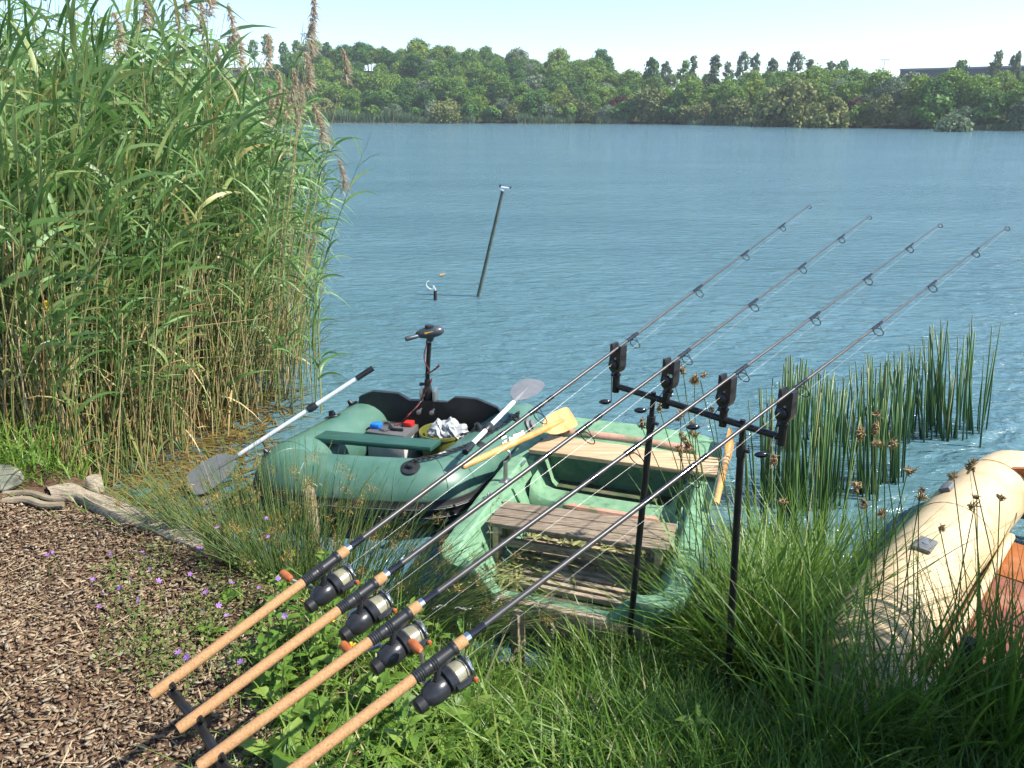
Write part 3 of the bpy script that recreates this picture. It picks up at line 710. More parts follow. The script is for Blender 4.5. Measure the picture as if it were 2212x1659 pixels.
cb = solid('red_black_cable', [(0.45, (0.02, 0.012, 0.012)), (0.55, (0.28, 0.05, 0.04))], 40, 0.4)
def on_y(q, dy): return aty(*MO(*q), mp.y + dy)
rope([on_y((575, 410), -0.02), on_y((575, 480), -0.02), on_y((545, 600), -0.02), on_y((545, 700), -0.02), on_y((580, 790), -0.02), on_y((620, 860), -0.025), on_y((590, 890), -0.025), on_y((660, 865), -0.025), on_y((745, 790), -0.02), on_y((765, 780), -0.02), on_y((735, 815), -0.02), on_y((650, 870), -0.022)], 0.0045, 'head_cable', cb, mot)
rope([on_y((655, 970), -0.018), on_y((640, 1030), -0.02), on_y((570, 1140), -0.03), on_y((500, 1290), -0.06), on_y((430, 1390), -0.09), on_y((320, 1500), -0.14), at(*A(1010, 385), 0.30), at(*A(960, 400), 0.295)], 0.0045, 'battery_cable', cb, mot)

# ------------------------------------------------------------------ green plastic rowing boat
HDPE = solid('worn_green_plastic', [(0.28, (0.075, 0.17, 0.095)), (0.42, (0.14, 0.28, 0.165)), (0.6, (0.18, 0.32, 0.20)), (0.69, (0.24, 0.35, 0.23)), (0.75, (0.38, 0.33, 0.24))], 22, 0.65, spec=0.25, bump=0.15, bscale=60, detail=7)
PINK = solid('scuffed_pink_plastic', [(0.33, (0.10, 0.22, 0.10)), (0.43, (0.33, 0.24, 0.16)), (0.52, (0.52, 0.29, 0.21)), (0.7, (0.58, 0.34, 0.25))], 9, 0.65, spec=0.2, bump=0.15, detail=7)
MUD = solid('muddy_floor', [(0.3, (0.03, 0.05, 0.025)), (0.5, (0.07, 0.10, 0.05)), (0.7, (0.16, 0.14, 0.09))], 9, 0.8, detail=7)
GREYW = solid('weathered_wood', [(0.28, (0.10, 0.075, 0.052)), (0.5, (0.23, 0.18, 0.13)), (0.72, (0.36, 0.29, 0.21))], 4, 0.8, stretch=(3, 26, 26), rot=(0, 0, R(18)), bump=0.5, bscale=6, detail=8, spec=0.2)
PALEW = solid('pale_plank_wood', [(0.28, (0.33, 0.22, 0.12)), (0.5, (0.47, 0.34, 0.2)), (0.75, (0.58, 0.45, 0.29))], 3, 0.7, stretch=(1.5, 14, 14), rot=(0, 0, R(20)), bump=0.2, bscale=5, detail=7, spec=0.25)
VARN = solid('varnished_wood', [(0.3, (0.42, 0.20, 0.055)), (0.55, (0.60, 0.32, 0.10)), (0.75, (0.70, 0.42, 0.16))], 5, 0.35, stretch=(3, 3, 3), bump=0.1, detail=7, coat=0.4)
SLATM = solid('floor_slat_wood', [(0.3, (0.16, 0.13, 0.085)), (0.5, (0.34, 0.27, 0.19)), (0.7, (0.47, 0.38, 0.27))], 14, 0.85, bump=0.4, detail=7, spec=0.15)
O_ = Vector((-0.335, 2.73, 0)); ra = Vector((0.333, 0.943, 0)).normalized(); rb = Vector((ra.y, -ra.x, 0)); BW, BL = 1.03, 1.60
def rp(u, v, z): return O_ + rb * u + ra * v + Vector((0, 0, z))
row = thing('rowing_boat', rp(BW / 2, BL / 2, 0), 'old green plastic rowing boat with slatted floor drawn up to the bank', 'boat')
def rring(inset, zf, N=88):
    pts = []
    u0, u1, v0, v1 = inset, BW - inset, inset * 0.5, BL - inset
    rn = max(0.03, 0.14 - inset * 0.4); rf = max(0.03, 0.20 - inset * 0.4)
    cs = [(u0 + rn, v0 + rn, rn, 180), (u1 - rn, v0 + rn, rn, 270), (u1 - rf, v1 - rf, rf, 0), (u0 + rf, v1 - rf, rf, 90)]
    raw = []
    for cu, cv, r_, a0 in cs:
        for k in range(9):
            a = R(a0 + 90 * k / 8); raw.append((cu + r_ * math.cos(a), cv + r_ * math.sin(a)))
        nxt = cs[(cs.index((cu, cv, r_, a0)) + 1) % 4]; a = R(nxt[3]); e_ = (nxt[0] + nxt[2] * math.cos(a), nxt[1] + nxt[2] * math.sin(a))
        for k in range(1, 13): raw.append((lerp(raw[-1][0], e_[0], 1.0 / (14 - k)), lerp(raw[-1][1], e_[1], 1.0 / (14 - k))))
    return [rp(u, v, zf(u, v)) for u, v in raw]
def dip(u, v):   # the near rim is cut down between its two shoulders
    k = max(0.0, 1 - v / 0.22); m_ = sstep(0.20, 0.30, u) * (1 - sstep(0.74, 0.84, u)); return 0.125 * float(k * m_) + 0.03 * float(max(0.0, 1 - v / 0.5))
def sheer(u, v): return 0.02 * (v / BL) ** 2
prof = [(0.17, -0.06, 0), (0.09, 0.05, 0), (0.03, 0.24, 1), (-0.006, 0.295, 1), (-0.006, 0.335, 1), (0.0, 0.345, 1), (0.012, 0.349, 1), (0.072, 0.352, 1), (0.082, 0.346, 1), (0.10, 0.305, 1), (0.135, 0.22, 0.6), (0.17, 0.14, 0), (0.195, 0.118, 0)]
rings = [rring(i, lambda u, v, z=z, k=k: z + (sheer(u, v) if z > 0.2 else 0) - dip(u, v) * k) for i, z, k in prof]
m_ = MB(); n = len(rings[0]); m_.v = [tuple(p) for r_ in rings for p in r_]
m_.f = [(i * n + k, i * n + (k + 1) % n, (i + 1) * n + (k + 1) % n, (i + 1) * n + k) for i in range(len(rings) - 1) for k in range(n)]
m_.build('hull', HDPE, row, True, 22)
MB().add(rings[-1], [tuple(range(n))]).build('floor', MUD, row, False)
# rim bead in worn pink at the near end
nr = len(rings[0])
for i0, i1 in ():
    MB().tube([rings[7][k % nr] + Vector((0, 0, 0.001)) for k in range(i0, i1)], [0.002] + [0.0055 + 0.002 * math.sin(k * 1.7) for k in range(i1 - i0 - 2)] + [0.002], 6).build('worn_edge', PINK, row)
# bow deck with a rolled, scuffed edge
dk = [(0.10, 1.25), (0.93, 1.25), (0.96, 1.45), (0.90, 1.54), (0.78, 1.575), (0.25, 1.575), (0.13, 1.54), (0.07, 1.45)]
N2 = 10; vs = []; fs = []
for j in range(N2 + 1):
    v_ = lerp(1.25, 1.565, j / N2); ins = 0.075 + (0.11 * max(0, (j / N2 - 0.55) / 0.45) ** 2)
    for i in range(15):
        u = lerp(ins, BW - ins, i / 14); vs.append(rp(u, v_, 0.352 + 0.018 * math.sin(math.pi * i / 14) + 0.018 * (v_ / BL) ** 2 - 0.004))
for j in range(N2):
    for i in range(14): a = j * 15 + i; fs.append((a, a + 1, a + 16, a + 15))
for i in range(15): vs.append(rp(lerp(0.1, BW - 0.1, i / 14), 1.27, 0.07))
o2 = (N2 + 1) * 15
for i in range(14): fs.append((i + 1, i, o2 + i, o2 + i + 1))
MB().add(vs, fs).build('bow_deck', HDPE, row)
MB().tube([rp(u, 1.315 + 0.015 * math.sin(u * 3), 0.372 + 0.012 * math.sin(math.pi * u / BW)) for u in np.linspace(0.12, BW - 0.12, 14)], [0.012] + [0.026] * 12 + [0.012], 10).build('rolled_deck_edge', PINK, row)
# moulded thwart
vs = []; sec = [(0.84, 0.11), (0.85, 0.18), (0.865, 0.204), (0.89, 0.212), (0.98, 0.212), (1.0, 0.202), (1.01, 0.17), (1.02, 0.11)]
us = np.linspace(0.15, BW - 0.15, 17)
for u in us:
    e_ = max(abs(u - BW / 2) / (BW / 2 - 0.15) - 0.8, 0) / 0.2
    for v_, z in sec: vs.append(rp(u, v_ - 0.015 * math.sin((u - 0.15) * 4.2) - 0.0 * e_, z + (0.09 * e_ ** 2 if z > 0.1 else 0)))
k8 = len(sec); fs = [(i * k8 + j, i * k8 + j + 1, (i + 1) * k8 + j + 1, (i + 1) * k8 + j) for i in range(16) for j in range(k8 - 1)]
MB().add(vs, fs).build('thwart', HDPE, row)
MB().tube([rp(u, 0.862 - 0.015 * math.sin((u - 0.15) * 4.2), 0.194) for u in np.linspace(0.33, BW - 0.2, 12)], [0.006] + [0.02] * 10 + [0.006], 8).build('scuffed_thwart_edge', PINK, row)
# triangular side ribs
for side in (0, 1):
    for v_ in (0.62, 0.76, 0.50):
        uu = 0.11 if side == 0 else BW - 0.11; k = 1 if side == 0 else -1
        MB().slab([rp(uu, v_ - 0.045, 0.315), rp(uu + k * 0.012, v_ + 0.045, 0.315), rp(uu + k * 0.115, v_ + 0.03, 0.075), rp(uu + k * 0.105, v_ - 0.015, 0.075)], rb * (-0.05 * k)).build('rib', HDPE, row)
    uu = 0.12 if side == 0 else BW - 0.12
    MB().slab([rp(uu, 0.995, 0.345), rp(uu, 1.05, 0.345), rp(uu + k * 0.10, 1.04, 0.17), rp(uu + k * 0.10, 0.97, 0.17)], rb * (-0.05 * k)).build('rib', HDPE, row)
# floor slats
for j in range(13):
    v_ = 0.215 + j * 0.042
    MB().box(rp(BW / 2 + random.uniform(-0.006, 0.006), v_, 0.138), rb * 0.295, ra * 0.0115, (0, 0, 0.012), 0.003).build('floor_slat', SLATM, row)
for u in (0.3, 0.52, 0.74): MB().box(rp(u, 0.47, 0.1215), rb * 0.012, ra * 0.27, (0, 0, 0.005)).build('slat_bearer', SLATM, row)
# hardware on the port rim
ob = at(1092, 1040, 0.352)
MB().box(ob + Vector((0, 0, 0.004)), rb * 0.022, ra * 0.028, (0, 0, 0.004), 0.002).build('oarlock_plate', STEEL, row)
MB().tube([ob, ob + Vector((0, 0, 0.105))], [0.011, 0.0105], 10).build('oarlock_post', STEEL, row)
ot = ob + Vector((0, 0, 0.10))
MB().tube(curve_pts([ot + Vector((0, 0, 0.0)), ot + rb * 0.012 + Vector((0, 0, 0.012)), ot + rb * 0.024 + Vector((0, 0, 0.03)), ot + rb * 0.022 + Vector((0, 0, 0.055)), ot + rb * 0.012 + Vector((0, 0, 0.066))], 5), 0.005, 8).build('oarlock_horn', STEEL, row)
e_ = at(1056, 1076, 0.352)
MB().tube([e_ + ra * 0.012 * math.cos(a * 0.52) + Vector((0, 0, 0.016 + 0.014 * math.sin(a * 0.52))) for a in range(12)], 0.004, 6, closed=True).build('ring_bolt', STEEL, row)
e_ = at(1130, 1000, 0.354); MB().box(e_, rb * 0.008, ra * 0.03, (0, 0, 0.004), 0.002).build('hinge_plate', STEEL, row)
rope([rp(0.32, -0.02, 0.25), rp(0.28, -0.06, 0.2), rp(0.2, -0.09, 0.19), rp(0.1, -0.12, 0.2), rp(0.05, -0.14, 0.18)], 0.006, 'mooring_rope', solid('pale_rope', [(0.3, (0.4, 0.38, 0.34)), (0.7, (0.6, 0.58, 0.54))], 60, 0.9), row)
# cut reed leaves lying on the floor
s = Soup(); n = 150
uu = rnd(n, 0.24, 0.80); vv = rnd(n, 0.20, 0.85); vv[:60] = rnd(60, 0.55, 0.72); vv[60:100] = rnd(40, 0.2, 0.4); uu[60:100] = rnd(40, 0.22, 0.4)
base = np.array([list(rp(u, v_, 0.156 + 0.012 * random.random())) for u, v_ in zip(uu, vv)])
dd, az = dirs(n, -0.02, 0.12); sid = np.stack([-np.sin(az), np.cos(az), rnd(n, -0.5, 0.5)], 1)
s.ribbons(base, dd, rnd(n, 0.08, 0.2), rnd(n, 0.008, 0.014), np.stack([np.zeros(n), np.zeros(n), -rnd(n, 0.05, 0.14)], 1), sid, rnd(n, 0, 1), 4)
CUT = leafy('cut_leaf', [(0.0, (0.12, 0.16, 0.04)), (0.5, (0.24, 0.26, 0.09)), (1.0, (0.38, 0.34, 0.16))], 'tint', 0.2)
tag(s.build('cut_reed_leaves', CUT), 'cut reed leaves strewn over the rowing boat floor', 'leaves', kind='stuff')

# slatted bench standing in the boat
bl, br_, fr_, fl = [at(*BN(*p), 0.345) for p in ((590, 2), (1862, 172), (1790, 372), (450, 162))]
ben = thing('slatted_bench', ((bl + fr_) / 2) - Vector((0, 0, 0.25)), 'low grey-brown slatted wooden bench inside the rowing boat', 'bench')
for k in range(3):
    a, b_ = k / 3 + 0.012, (k + 1) / 3 - 0.012
    plank(bl.lerp(fl, a), br_.lerp(fr_, a), br_.lerp(fr_, b_), bl.lerp(fl, b_), 0.022, 0.004).build('slat', GREYW, ben)
ex = (br_ - bl).normalized(); ey = (fl - bl).normalized()
for a, s_ in ((0.025, 1), (0.975, -1)):
    pB_, pF = bl.lerp(br_, a) + ex * 0.02 * s_, fl.lerp(fr_, a) + ex * 0.02 * s_
    for p in (pB_ + ey * 0.03, pF - ey * 0.03):
        q = p - Vector((0, 0, 0.022)); MB().box(Vector((q.x, q.y, (q.z + 0.15) / 2)), ex * 0.014, ey * 0.024, (0, 0, (q.z - 0.15) / 2), 0.003).build('leg', PALEW if p is not pF else GREYW, ben)
    mid = (pB_ + pF) / 2 - Vector((0, 0, 0.04)); MB().box(mid + ex * 0.022 * s_, ex * 0.009, (pF - pB_) / 2 * 0.93, (0, 0, 0.017), 0.002).build('end_rail', GREYW, ben)
f0, f1 = at(*BN(585, 300), 0.24), at(*BN(1650, 480), 0.24)
f0 = fl.lerp(fr_, 0.05) - ey * 0.03; f1 = fl.lerp(fr_, 0.95) - ey * 0.03; f0.z = f1.z = 0.245
MB().box((f0 + f1) / 2, (f1 - f0) / 2, ey * 0.010, (0, 0, 0.02), 0.003).build('front_rail', GREYW, ben)
f2 = f0 + (bl - fl) * 0.72; f3 = f1 + (bl - fl) * 0.72
MB().box((f2 + f3) / 2, (f3 - f2) / 2, ey * 0.010, (0, 0, 0.02), 0.003).build('back_rail', GREYW, ben)
# loose pale plank across the bow
c = [at(*RW(*p), 0.405) for p in ((40, 545), (2130, 822), (2150, 640), (270, 385))]
pl = plank(*c, 0.022, 0.003).build('seat_plank', PALEW); tag(pl, 'pale bare wooden plank laid across the rowing boat in front of its bow deck', 'plank')

# wooden oars
def wood_oar(p0, p1, bl_, bw, n, label):
    o = thing('wooden_oar', p0.lerp(p1, 0.4), label, 'oar', 'wooden oars of the rowing boat')
    d = (p1 - p0).normalized()
    MB().tube([p0, p0 + d * 0.01, p0 + d * 0.1, p0.lerp(p1, 0.5), p1, p1 + d * bl_ * 0.5, p1 + d * bl_ * 0.72], [0.011, 0.016, 0.016, 0.0185, 0.018, 0.012, 0.004], 12).build('shaft', VARN, o)
    plate(p1 - d * 0.02, d, n, [(0, 0.02), (0.02, bw * 0.62), (0.06, bw * 0.86), (bl_ * 0.5, bw), (bl_ * 0.85, bw), (bl_ * 0.97, bw * 0.92), (bl_, bw * 0.75)], 0.0055, 'blade', VARN, o)
    return o
wood_oar(at(*A(1505, 740), 0.49), at(*A(2185, 425), 0.485), 0.25, 0.062, (0.3, -0.75, 0.62), 'varnished wooden oar with its blade up, resting in the steel oarlock')
wood_oar(at(1546, 1088, 0.40), at(1570, 985, 0.41), 0.30, 0.055, (0.9, -0.3, 0.3), 'varnished wooden oar on the right rim of the rowing boat behind the grass')
# ------------------------------------------------------------------ beige inflatable at the right
BEIGE = solid('beige_pvc', [(0.3, (0.42, 0.31, 0.17)), (0.45, (0.56, 0.43, 0.25)), (0.6, (0.62, 0.485, 0.29)), (0.75, (0.65, 0.53, 0.34))], 6, 0.55, detail=9, bump=0.06, bscale=12)
ORNG = solid('orange_board', [(0.3, (0.26, 0.075, 0.02)), (0.55, (0.38, 0.125, 0.03)), (0.8, (0.46, 0.25, 0.12))], 6, 0.4, stretch=(2, 2, 2), detail=7)
REDB = solid('red_floor_board', [(0.3, (0.13, 0.04, 0.028)), (0.5, (0.22, 0.08, 0.055)), (0.62, (0.31, 0.11, 0.05)), (0.75, (0.38, 0.25, 0.17))], 5, 0.5, bump=0.2, detail=8)
yb = thing('beige_inflatable', (2.0, 2.7, 0), 'beige inflatable boat with red floor boards half hidden in grass', 'boat')
yc = [(2.80, 3.70, 0.25, 0.09), (2.63, 3.65, 0.23, 0.155), (2.40, 3.49, 0.195, 0.175), (2.03, 3.12, 0.185, 0.178), (1.70, 2.77, 0.185, 0.178), (1.40, 2.44, 0.185, 0.175), (1.23, 2.22, 0.185, 0.17), (1.21, 2.08, 0.175, 0.155), (1.38, 2.0, 0.16, 0.14), (1.80, 1.95, 0.16, 0.14), (2.5, 1.92, 0.16, 0.14), (3.0, 2.1, 0.18, 0.16), (3.45, 2.65, 0.2, 0.19), (3.9, 3.2, 0.25, 0.12)]
YP = curve_pts([q[:3] for q in yc], 6); yr = [np.interp(i / 6, range(len(yc)), [q[3] for q in yc]) for i in range(len(YP))]
ytube = MB().tube(YP, yr, 26).build('tube', BEIGE, yb)
for i in (10, 18, 30, 38, 50):
    t = (YP[i + 1] - YP[i - 1]).normalized(); u = Vector((0, 0, 1)); u = (u - t * u.dot(t)).normalized(); w_ = t.cross(u)
    MB().tube([YP[i] + (u * math.cos(q * 0.1309) + w_ * math.sin(q * 0.1309)) * (yr[i] + 0.0006) for q in range(48)], 0.002, 4, closed=True).build('seam', BEIGE, ytube)
def on_y_tube(px, py):
    d = ray(px, py).normalized()
    for k in range(1600):
        p = C0 + d * (1.9 + k * 0.0015); q = min(((p - YP[i]).length - yr[i], i) for i in range(len(YP)))
        if q[0] < 0: return p, (p - YP[q[1]]).normalized()
    return on_y_tube(px + 6, py + 3) if px < 2300 else (at(px, py, 0.35), Vector((0, 0, 1)))
ax = (Vector((2.41, 3.59, 0)) - Vector((1.27, 2.33, 0))).normalized(); bx = Vector((ax.y, -ax.x, 0))
# floor boards inside
for k in range(4):
    v0 = 0.02 + k * 0.36; O2 = Vector((1.24, 2.20, 0.15))
    c = [O2 + ax * v0 + bx * 0.13, O2 + ax * v0 + bx * 1.5, O2 + ax * (v0 + 0.35) + bx * 1.5, O2 + ax * (v0 + 0.35) + bx * 0.13]
    plank(*c, 0.016, 0.004).build('floor_board', ORNG if k == 3 else REDB, yb)
MB().tube([O2 + ax * 0.05 + bx * 0.17 + Vector((0, 0, 0.02)), O2 + ax * 1.45 + bx * 0.17 + Vector((0, 0, 0.02))], 0.02, 10).build('floor_batten', BEIGE, yb)
MB().slab([Vector((2.50, 3.50, 0.10)), Vector((3.75, 2.85, 0.10)), Vector((3.75, 2.85, 0.42)), Vector((3.55, 3.0, 0.44)), Vector((2.75, 3.36, 0.42)), Vector((2.50, 3.50, 0.36))], ax * 0.03).build('transom', ORNG, yb, False)
p0, n0 = on_y_tube(*YB(780, 850)); t = ax
MB().box(p0 + n0 * 0.008, t * 0.055, t.cross(n0) * 0.034, n0 * 0.008, 0.004).build('grey_patch', RUBG, yb)
MB().lathe(p0 + n0 * 0.015, n0, [(0, 0.012), (0.004, 0.012), (0.005, 0.006)], 12).build('snap_ring', STEEL, yb)
p0, n0 = on_y_tube(*YB(850, 350)); MB().box(p0 + n0 * 0.01, t * 0.045, t.cross(n0) * 0.025, n0 * 0.012, 0.005).build('grey_patch', RUBG, yb)
p0, n0 = on_y_tube(*YB(1250, 150))
MB().tube(curve_pts([p0 - bx * 0.05, p0 - bx * 0.04 + n0 * 0.03, p0 - bx * 0.015 + n0 * 0.012, p0 + bx * 0.02 + n0 * 0.012, p0 + bx * 0.045 + n0 * 0.035, p0 + bx * 0.06], 5), 0.012, 8).build('oarlock', BLK, yb)

# ------------------------------------------------------------------ rods
CORK = solid('cork', [(0.25, (0.15, 0.075, 0.035)), (0.36, (0.33, 0.18, 0.08)), (0.55, (0.41, 0.235, 0.112)), (0.75, (0.48, 0.295, 0.155))], 220, 0.7, bump=0.15, bscale=260, detail=6, spec=0.2)
BLANK = solid('carbon_blank', [(0.3, (0.03, 0.03, 0.032)), (0.7, (0.055, 0.053, 0.052))], 30, 0.35, spec=0.6)
WRAP = solid('black_whipping', [(0.3, (0.008, 0.009, 0.012)), (0.7, (0.014, 0.015, 0.02))], 30, 0.15, spec=0.7)
REELM = solid('reel_graphite', [(0.3, (0.018, 0.02, 0.024)), (0.7, (0.035, 0.038, 0.044))], 30, 0.3, 0.2)
SPOOLM = solid('spool_line', [(0.4, (0.17, 0.165, 0.11)), (0.6, (0.25, 0.24, 0.17))], 30, 0.35, spec=0.6)
SILV = solid('polished_silver', [(0.3, (0.7, 0.7, 0.7)), (0.7, (0.82, 0.82, 0.82))], 20, 0.18, 1.0)
KNOB = solid('brown_wood_knob', [(0.3, (0.28, 0.075, 0.02)), (0.7, (0.42, 0.13, 0.04))], 60, 0.35, stretch=(1, 1, 4))
LINE = solid('fishing_line', [(0.3, (0.3, 0.32, 0.3)), (0.7, (0.4, 0.42, 0.38))], 10, 0.3)
butt = [at(326, 1503, 0.90), at(384, 1576, 0.90), at(428, 1657, 0.90), at(505, 1762, 0.89)]
tipp = [(1750, 442), (1880, 465), (2033, 482), (2178, 488)]
ROD_L = 3.08
def tip_of(B, px):
    d = ray(*px); best = None
    for k in range(4000):
        T = C0 + d * (2.0 + k * 0.001)
        if (T - B).length >= ROD_L and T.y > B.y: return T
RODS = [(B, tip_of(B, p)) for B, p in zip(butt, tipp)]
def frac(B, T, px):
    return min((math.hypot(*(a - b for a, b in zip(proj(B.lerp(T, k / 800)), px))), k / 800) for k in range(801))[1]
B, T = RODS[1]
F_CORK, F_SEAT, F_FORE, F_FERR = [frac(B, T, q) for q in ((740, 1326), (815, 1264), (838, 1248), (872, 1224))]
F_G = [frac(B, T, q) for q in ((1280, 940), (1492, 772), (1632, 655), (1735, 572), (1818, 508))] + [0.998]
F_WRAP = [frac(B, T, q) for q in ((1196, 1003), (1300, 912))]
ROD_LAB = ['carp rod with cork handle, first from the left, its reel above the rushes', 'second carp rod from the left, its reel hidden in leafy weeds', 'third carp rod from the left with brown reel knob over the handle side', 'fourth carp rod, nearest, with its reel hanging at the bottom of the picture']
HANDLE_A = [R(35), R(-100), R(75), R(-20)]
def build_rod(i):
    B, T = RODS[i]; d = (T - B).normalized(); u = Vector((0, 0, 1)); u = (u - d * u.dot(d)).normalized(); s = d.cross(u)   # s points to the right
    rod = thing('fishing_rod', B, ROD_LAB[i], 'fishing rod', 'carp rods side by side on the rests')
    L = (T - B).length; P = lambda f, o=0.0: B + d * (f * L) - u * o
    MB().tube([P(0), P(0.002), P(F_CORK)], [0.0105, 0.0122, 0.0115], 16).build('cork_handle', CORK, rod)
    fs = [F_CORK]; rs = [0.0125]
    for k in range(1, 41):
        f = lerp(F_CORK, F_SEAT, k / 40); r_ = 0.0135
        if k < 9 or 14 < k < 22: r_ = 0.0138 if k % 2 else 0.0125
        if k > 36: r_ = 0.0155
        fs.append(f); rs.append(r_)
    MB().tube([P(f) for f in fs], rs, 14).build('reel_seat', BLK, rod)
    MB().tube([P(F_SEAT), P(F_SEAT + 0.0015), P(F_FORE - 0.001), P(F_FORE)], [0.0125, 0.0132, 0.0122, 0.011], 14).build('fore_grip', CORK, rod)
    MB().tube([P(F_FORE - 0.0015), P(F_FORE + 0.002)], 0.0124, 14).build('winding_check', SILV, rod)
    MB().tube([P(F_FORE), P(F_FERR - 0.003), P(F_FERR - 0.002), P(F_FERR)], [0.0098, 0.0082, 0.0092, 0.009], 12).build('hook_keeper', WRAP, rod)
    bl = MB().tube([P(F_FERR - 0.005), P(0.45), P(0.75), P(1.0)], [0.0074, 0.0056, 0.0036, 0.0017], 12).build('blank', BLANK, rod)
    rad = lambda f: float(np.interp(f, [F_FERR, 0.45, 0.75, 1.0], [0.0074, 0.0056, 0.0036, 0.0017]))
    for f in F_WRAP: MB().tube([P(f - 0.004), P(f + 0.004)], rad(f) + 0.0012, 10).build('whipping', WRAP, rod)
    lp = []
    for k, f in enumerate(F_G):
        rg = [0.025, 0.019, 0.0155, 0.0135, 0.0115, 0.0085][k]; h = [0.034, 0.028, 0.023, 0.019, 0.016, 0.004][k]
        c_ = P(f, rad(f) + h * 0.62 + rg * 0.5); tl = d * 0.35 - u * 0.94
        g_ = MB(); a1 = u.copy(); tiltf = (d * 0.25 - u).normalized()
        ring = [c_ + (tiltf * math.cos(q * math.pi / 9) + s * math.sin(q * math.pi / 9)) * rg for q in range(18)]
        g_.tube(ring, 0.0015, 6, closed=True)
        tp_ = P(f + 0.001, rad(f)); bk = P(f - 0.011, rad(f))
        for sg in (1, -1): g_.tube([tp_ + s * 0.001 * sg, c_ - tiltf * rg * 0.5 + s * sg * rg * 0.86], 0.0011, 5)
        g_.tube([bk, c_ - tiltf * rg * 0.98], 0.0011, 5)
        gd = g_.build('line_guide', BLKM, rod)
        if k < 5:
            MB().tube([P(f - 0.014), P(f - 0.0135), P(f - 0.002), P(f - 0.0015)], [rad(f), rad(f) + 0.0016, rad(f) + 0.0016, rad(f)], 10).build('whipping', WRAP, gd)
            MB().tube([P(f - 0.001), P(f + 0.006)], [rad(f) + 0.0014] * 2, 10).build('whipping', WRAP, gd)
        lp.append(c_ + tiltf * rg * 0.4)
    # reel
    fm = lerp(F_CORK, F_SEAT, 0.55); J = lambda a, o, q=0.0: P(fm) + d * a * 0.9 - u * (0.014 + (o - 0.014) * 0.88) + s * q
    rl = MB().tube([J(-0.045, 0.014), J(-0.02, 0.016), J(0.03, 0.016), J(0.045, 0.013)], [0.003, 0.006, 0.006, 0.003], 8)
    rl.tube([J(-0.004, 0.014), J(-0.010, 0.035), J(-0.020, 0.06)], [0.008, 0.007, 0.010], 10)
    rl.tube([J(-0.058, 0.080), J(-0.05, 0.078), J(-0.03, 0.076), J(-0.004, 0.075), J(0.006, 0.075)], [0.014, 0.022, 0.0265, 0.026, 0.018], 16)
    reel = rl.build('reel', REELM, rod)
    MB().lathe(J(-0.083, 0.081), d, [(0, 0.012), (0.004, 0.017), (0.02, 0.018), (0.026, 0.012)], 14).build('drag_knob', BLK, reel)
    MB().lathe(J(0.000, 0.075), d, [(0, 0.020), (0.004, 0.030), (0.018, 0.032), (0.022, 0.028)], 20).build('rotor', REELM, reel)
    for sg in (1, -1): MB().tube([J(0.012, 0.075, sg * 0.031), J(0.04, 0.075, sg * 0.034), J(0.058, 0.075, sg * 0.032)], [0.007, 0.008, 0.006], 8).build('rotor_arm', REELM, reel)
    pr_ = [(0.020, 0.020)] + [(0.022 + q * 0.0016, 0.0285 - q * 0.00025 + (0.0005 if q % 2 else 0)) for q in range(24)] + [(0.062, 0.022)]
    MB().lathe(J(0.0, 0.075), d, pr_, 24).build('line_spool', SPOOLM, reel)
    MB().lathe(J(0.060, 0.075), d, [(0, 0.022), (0.001, 0.0305), (0.005, 0.0305), (0.007, 0.026), (0.012, 0.014), (0.016, 0.006)], 24).build('spool_lip', SILV, reel)
    bw = [J(0.055, 0.075, -0.034)]
    for q in range(1, 10):
        a = math.pi * q / 10; bw.append(J(0.055 + 0.012 * math.sin(a), 0.075 - 0.046 * math.sin(a), -0.036 * math.cos(a)))
    bw.append(J(0.055, 0.075, 0.034)); MB().tube(bw, 0.0013, 6).build('bail_wire', SILV, reel)
    MB().lathe(J(0.056, 0.075, 0.038), s, [(0, 0.004), (0.004, 0.006), (0.01, 0.004)], 10).build('line_roller', KNOB, reel)
    # crank on the left
    c0 = J(-0.03, 0.076, -0.024); a = HANDLE_A[i]; arm = (u * math.cos(a) - d * math.sin(a))
    c1 = c0 - s * 0.018; c2 = c1 + arm * 0.030 - s * 0.004; c3 = c1 + arm * 0.062 - s * 0.012
    MB().tube([c0, c1, c2, c3], [0.006, 0.006, 0.0045, 0.004], 8).build('crank', STEEL, reel)
    MB().tube([c3 - s * 0.002, c3 - s * 0.008, c3 - s * 0.026, c3 - s * 0.042, c3 - s * 0.046], [0.005, 0.0095, 0.0105, 0.0098, 0.006], 12).build('crank_knob', KNOB, reel)
    # line from spool through the guides
    MB().tube([J(0.05, 0.05)] + lp, 0.00028, 4).build('line', LINE, rod)
    return rod
for i in range(4): build_rod(i)

# ------------------------------------------------------------------ front rest: buzz bar, banksticks, alarms, swingers
AX = [(AL(210, 130)), (AL(745, 268)), (AL(1310, 408)), (AL(1960, 580))]
fa = [frac(*RODS[i], AX[i]) for i in range(4)]

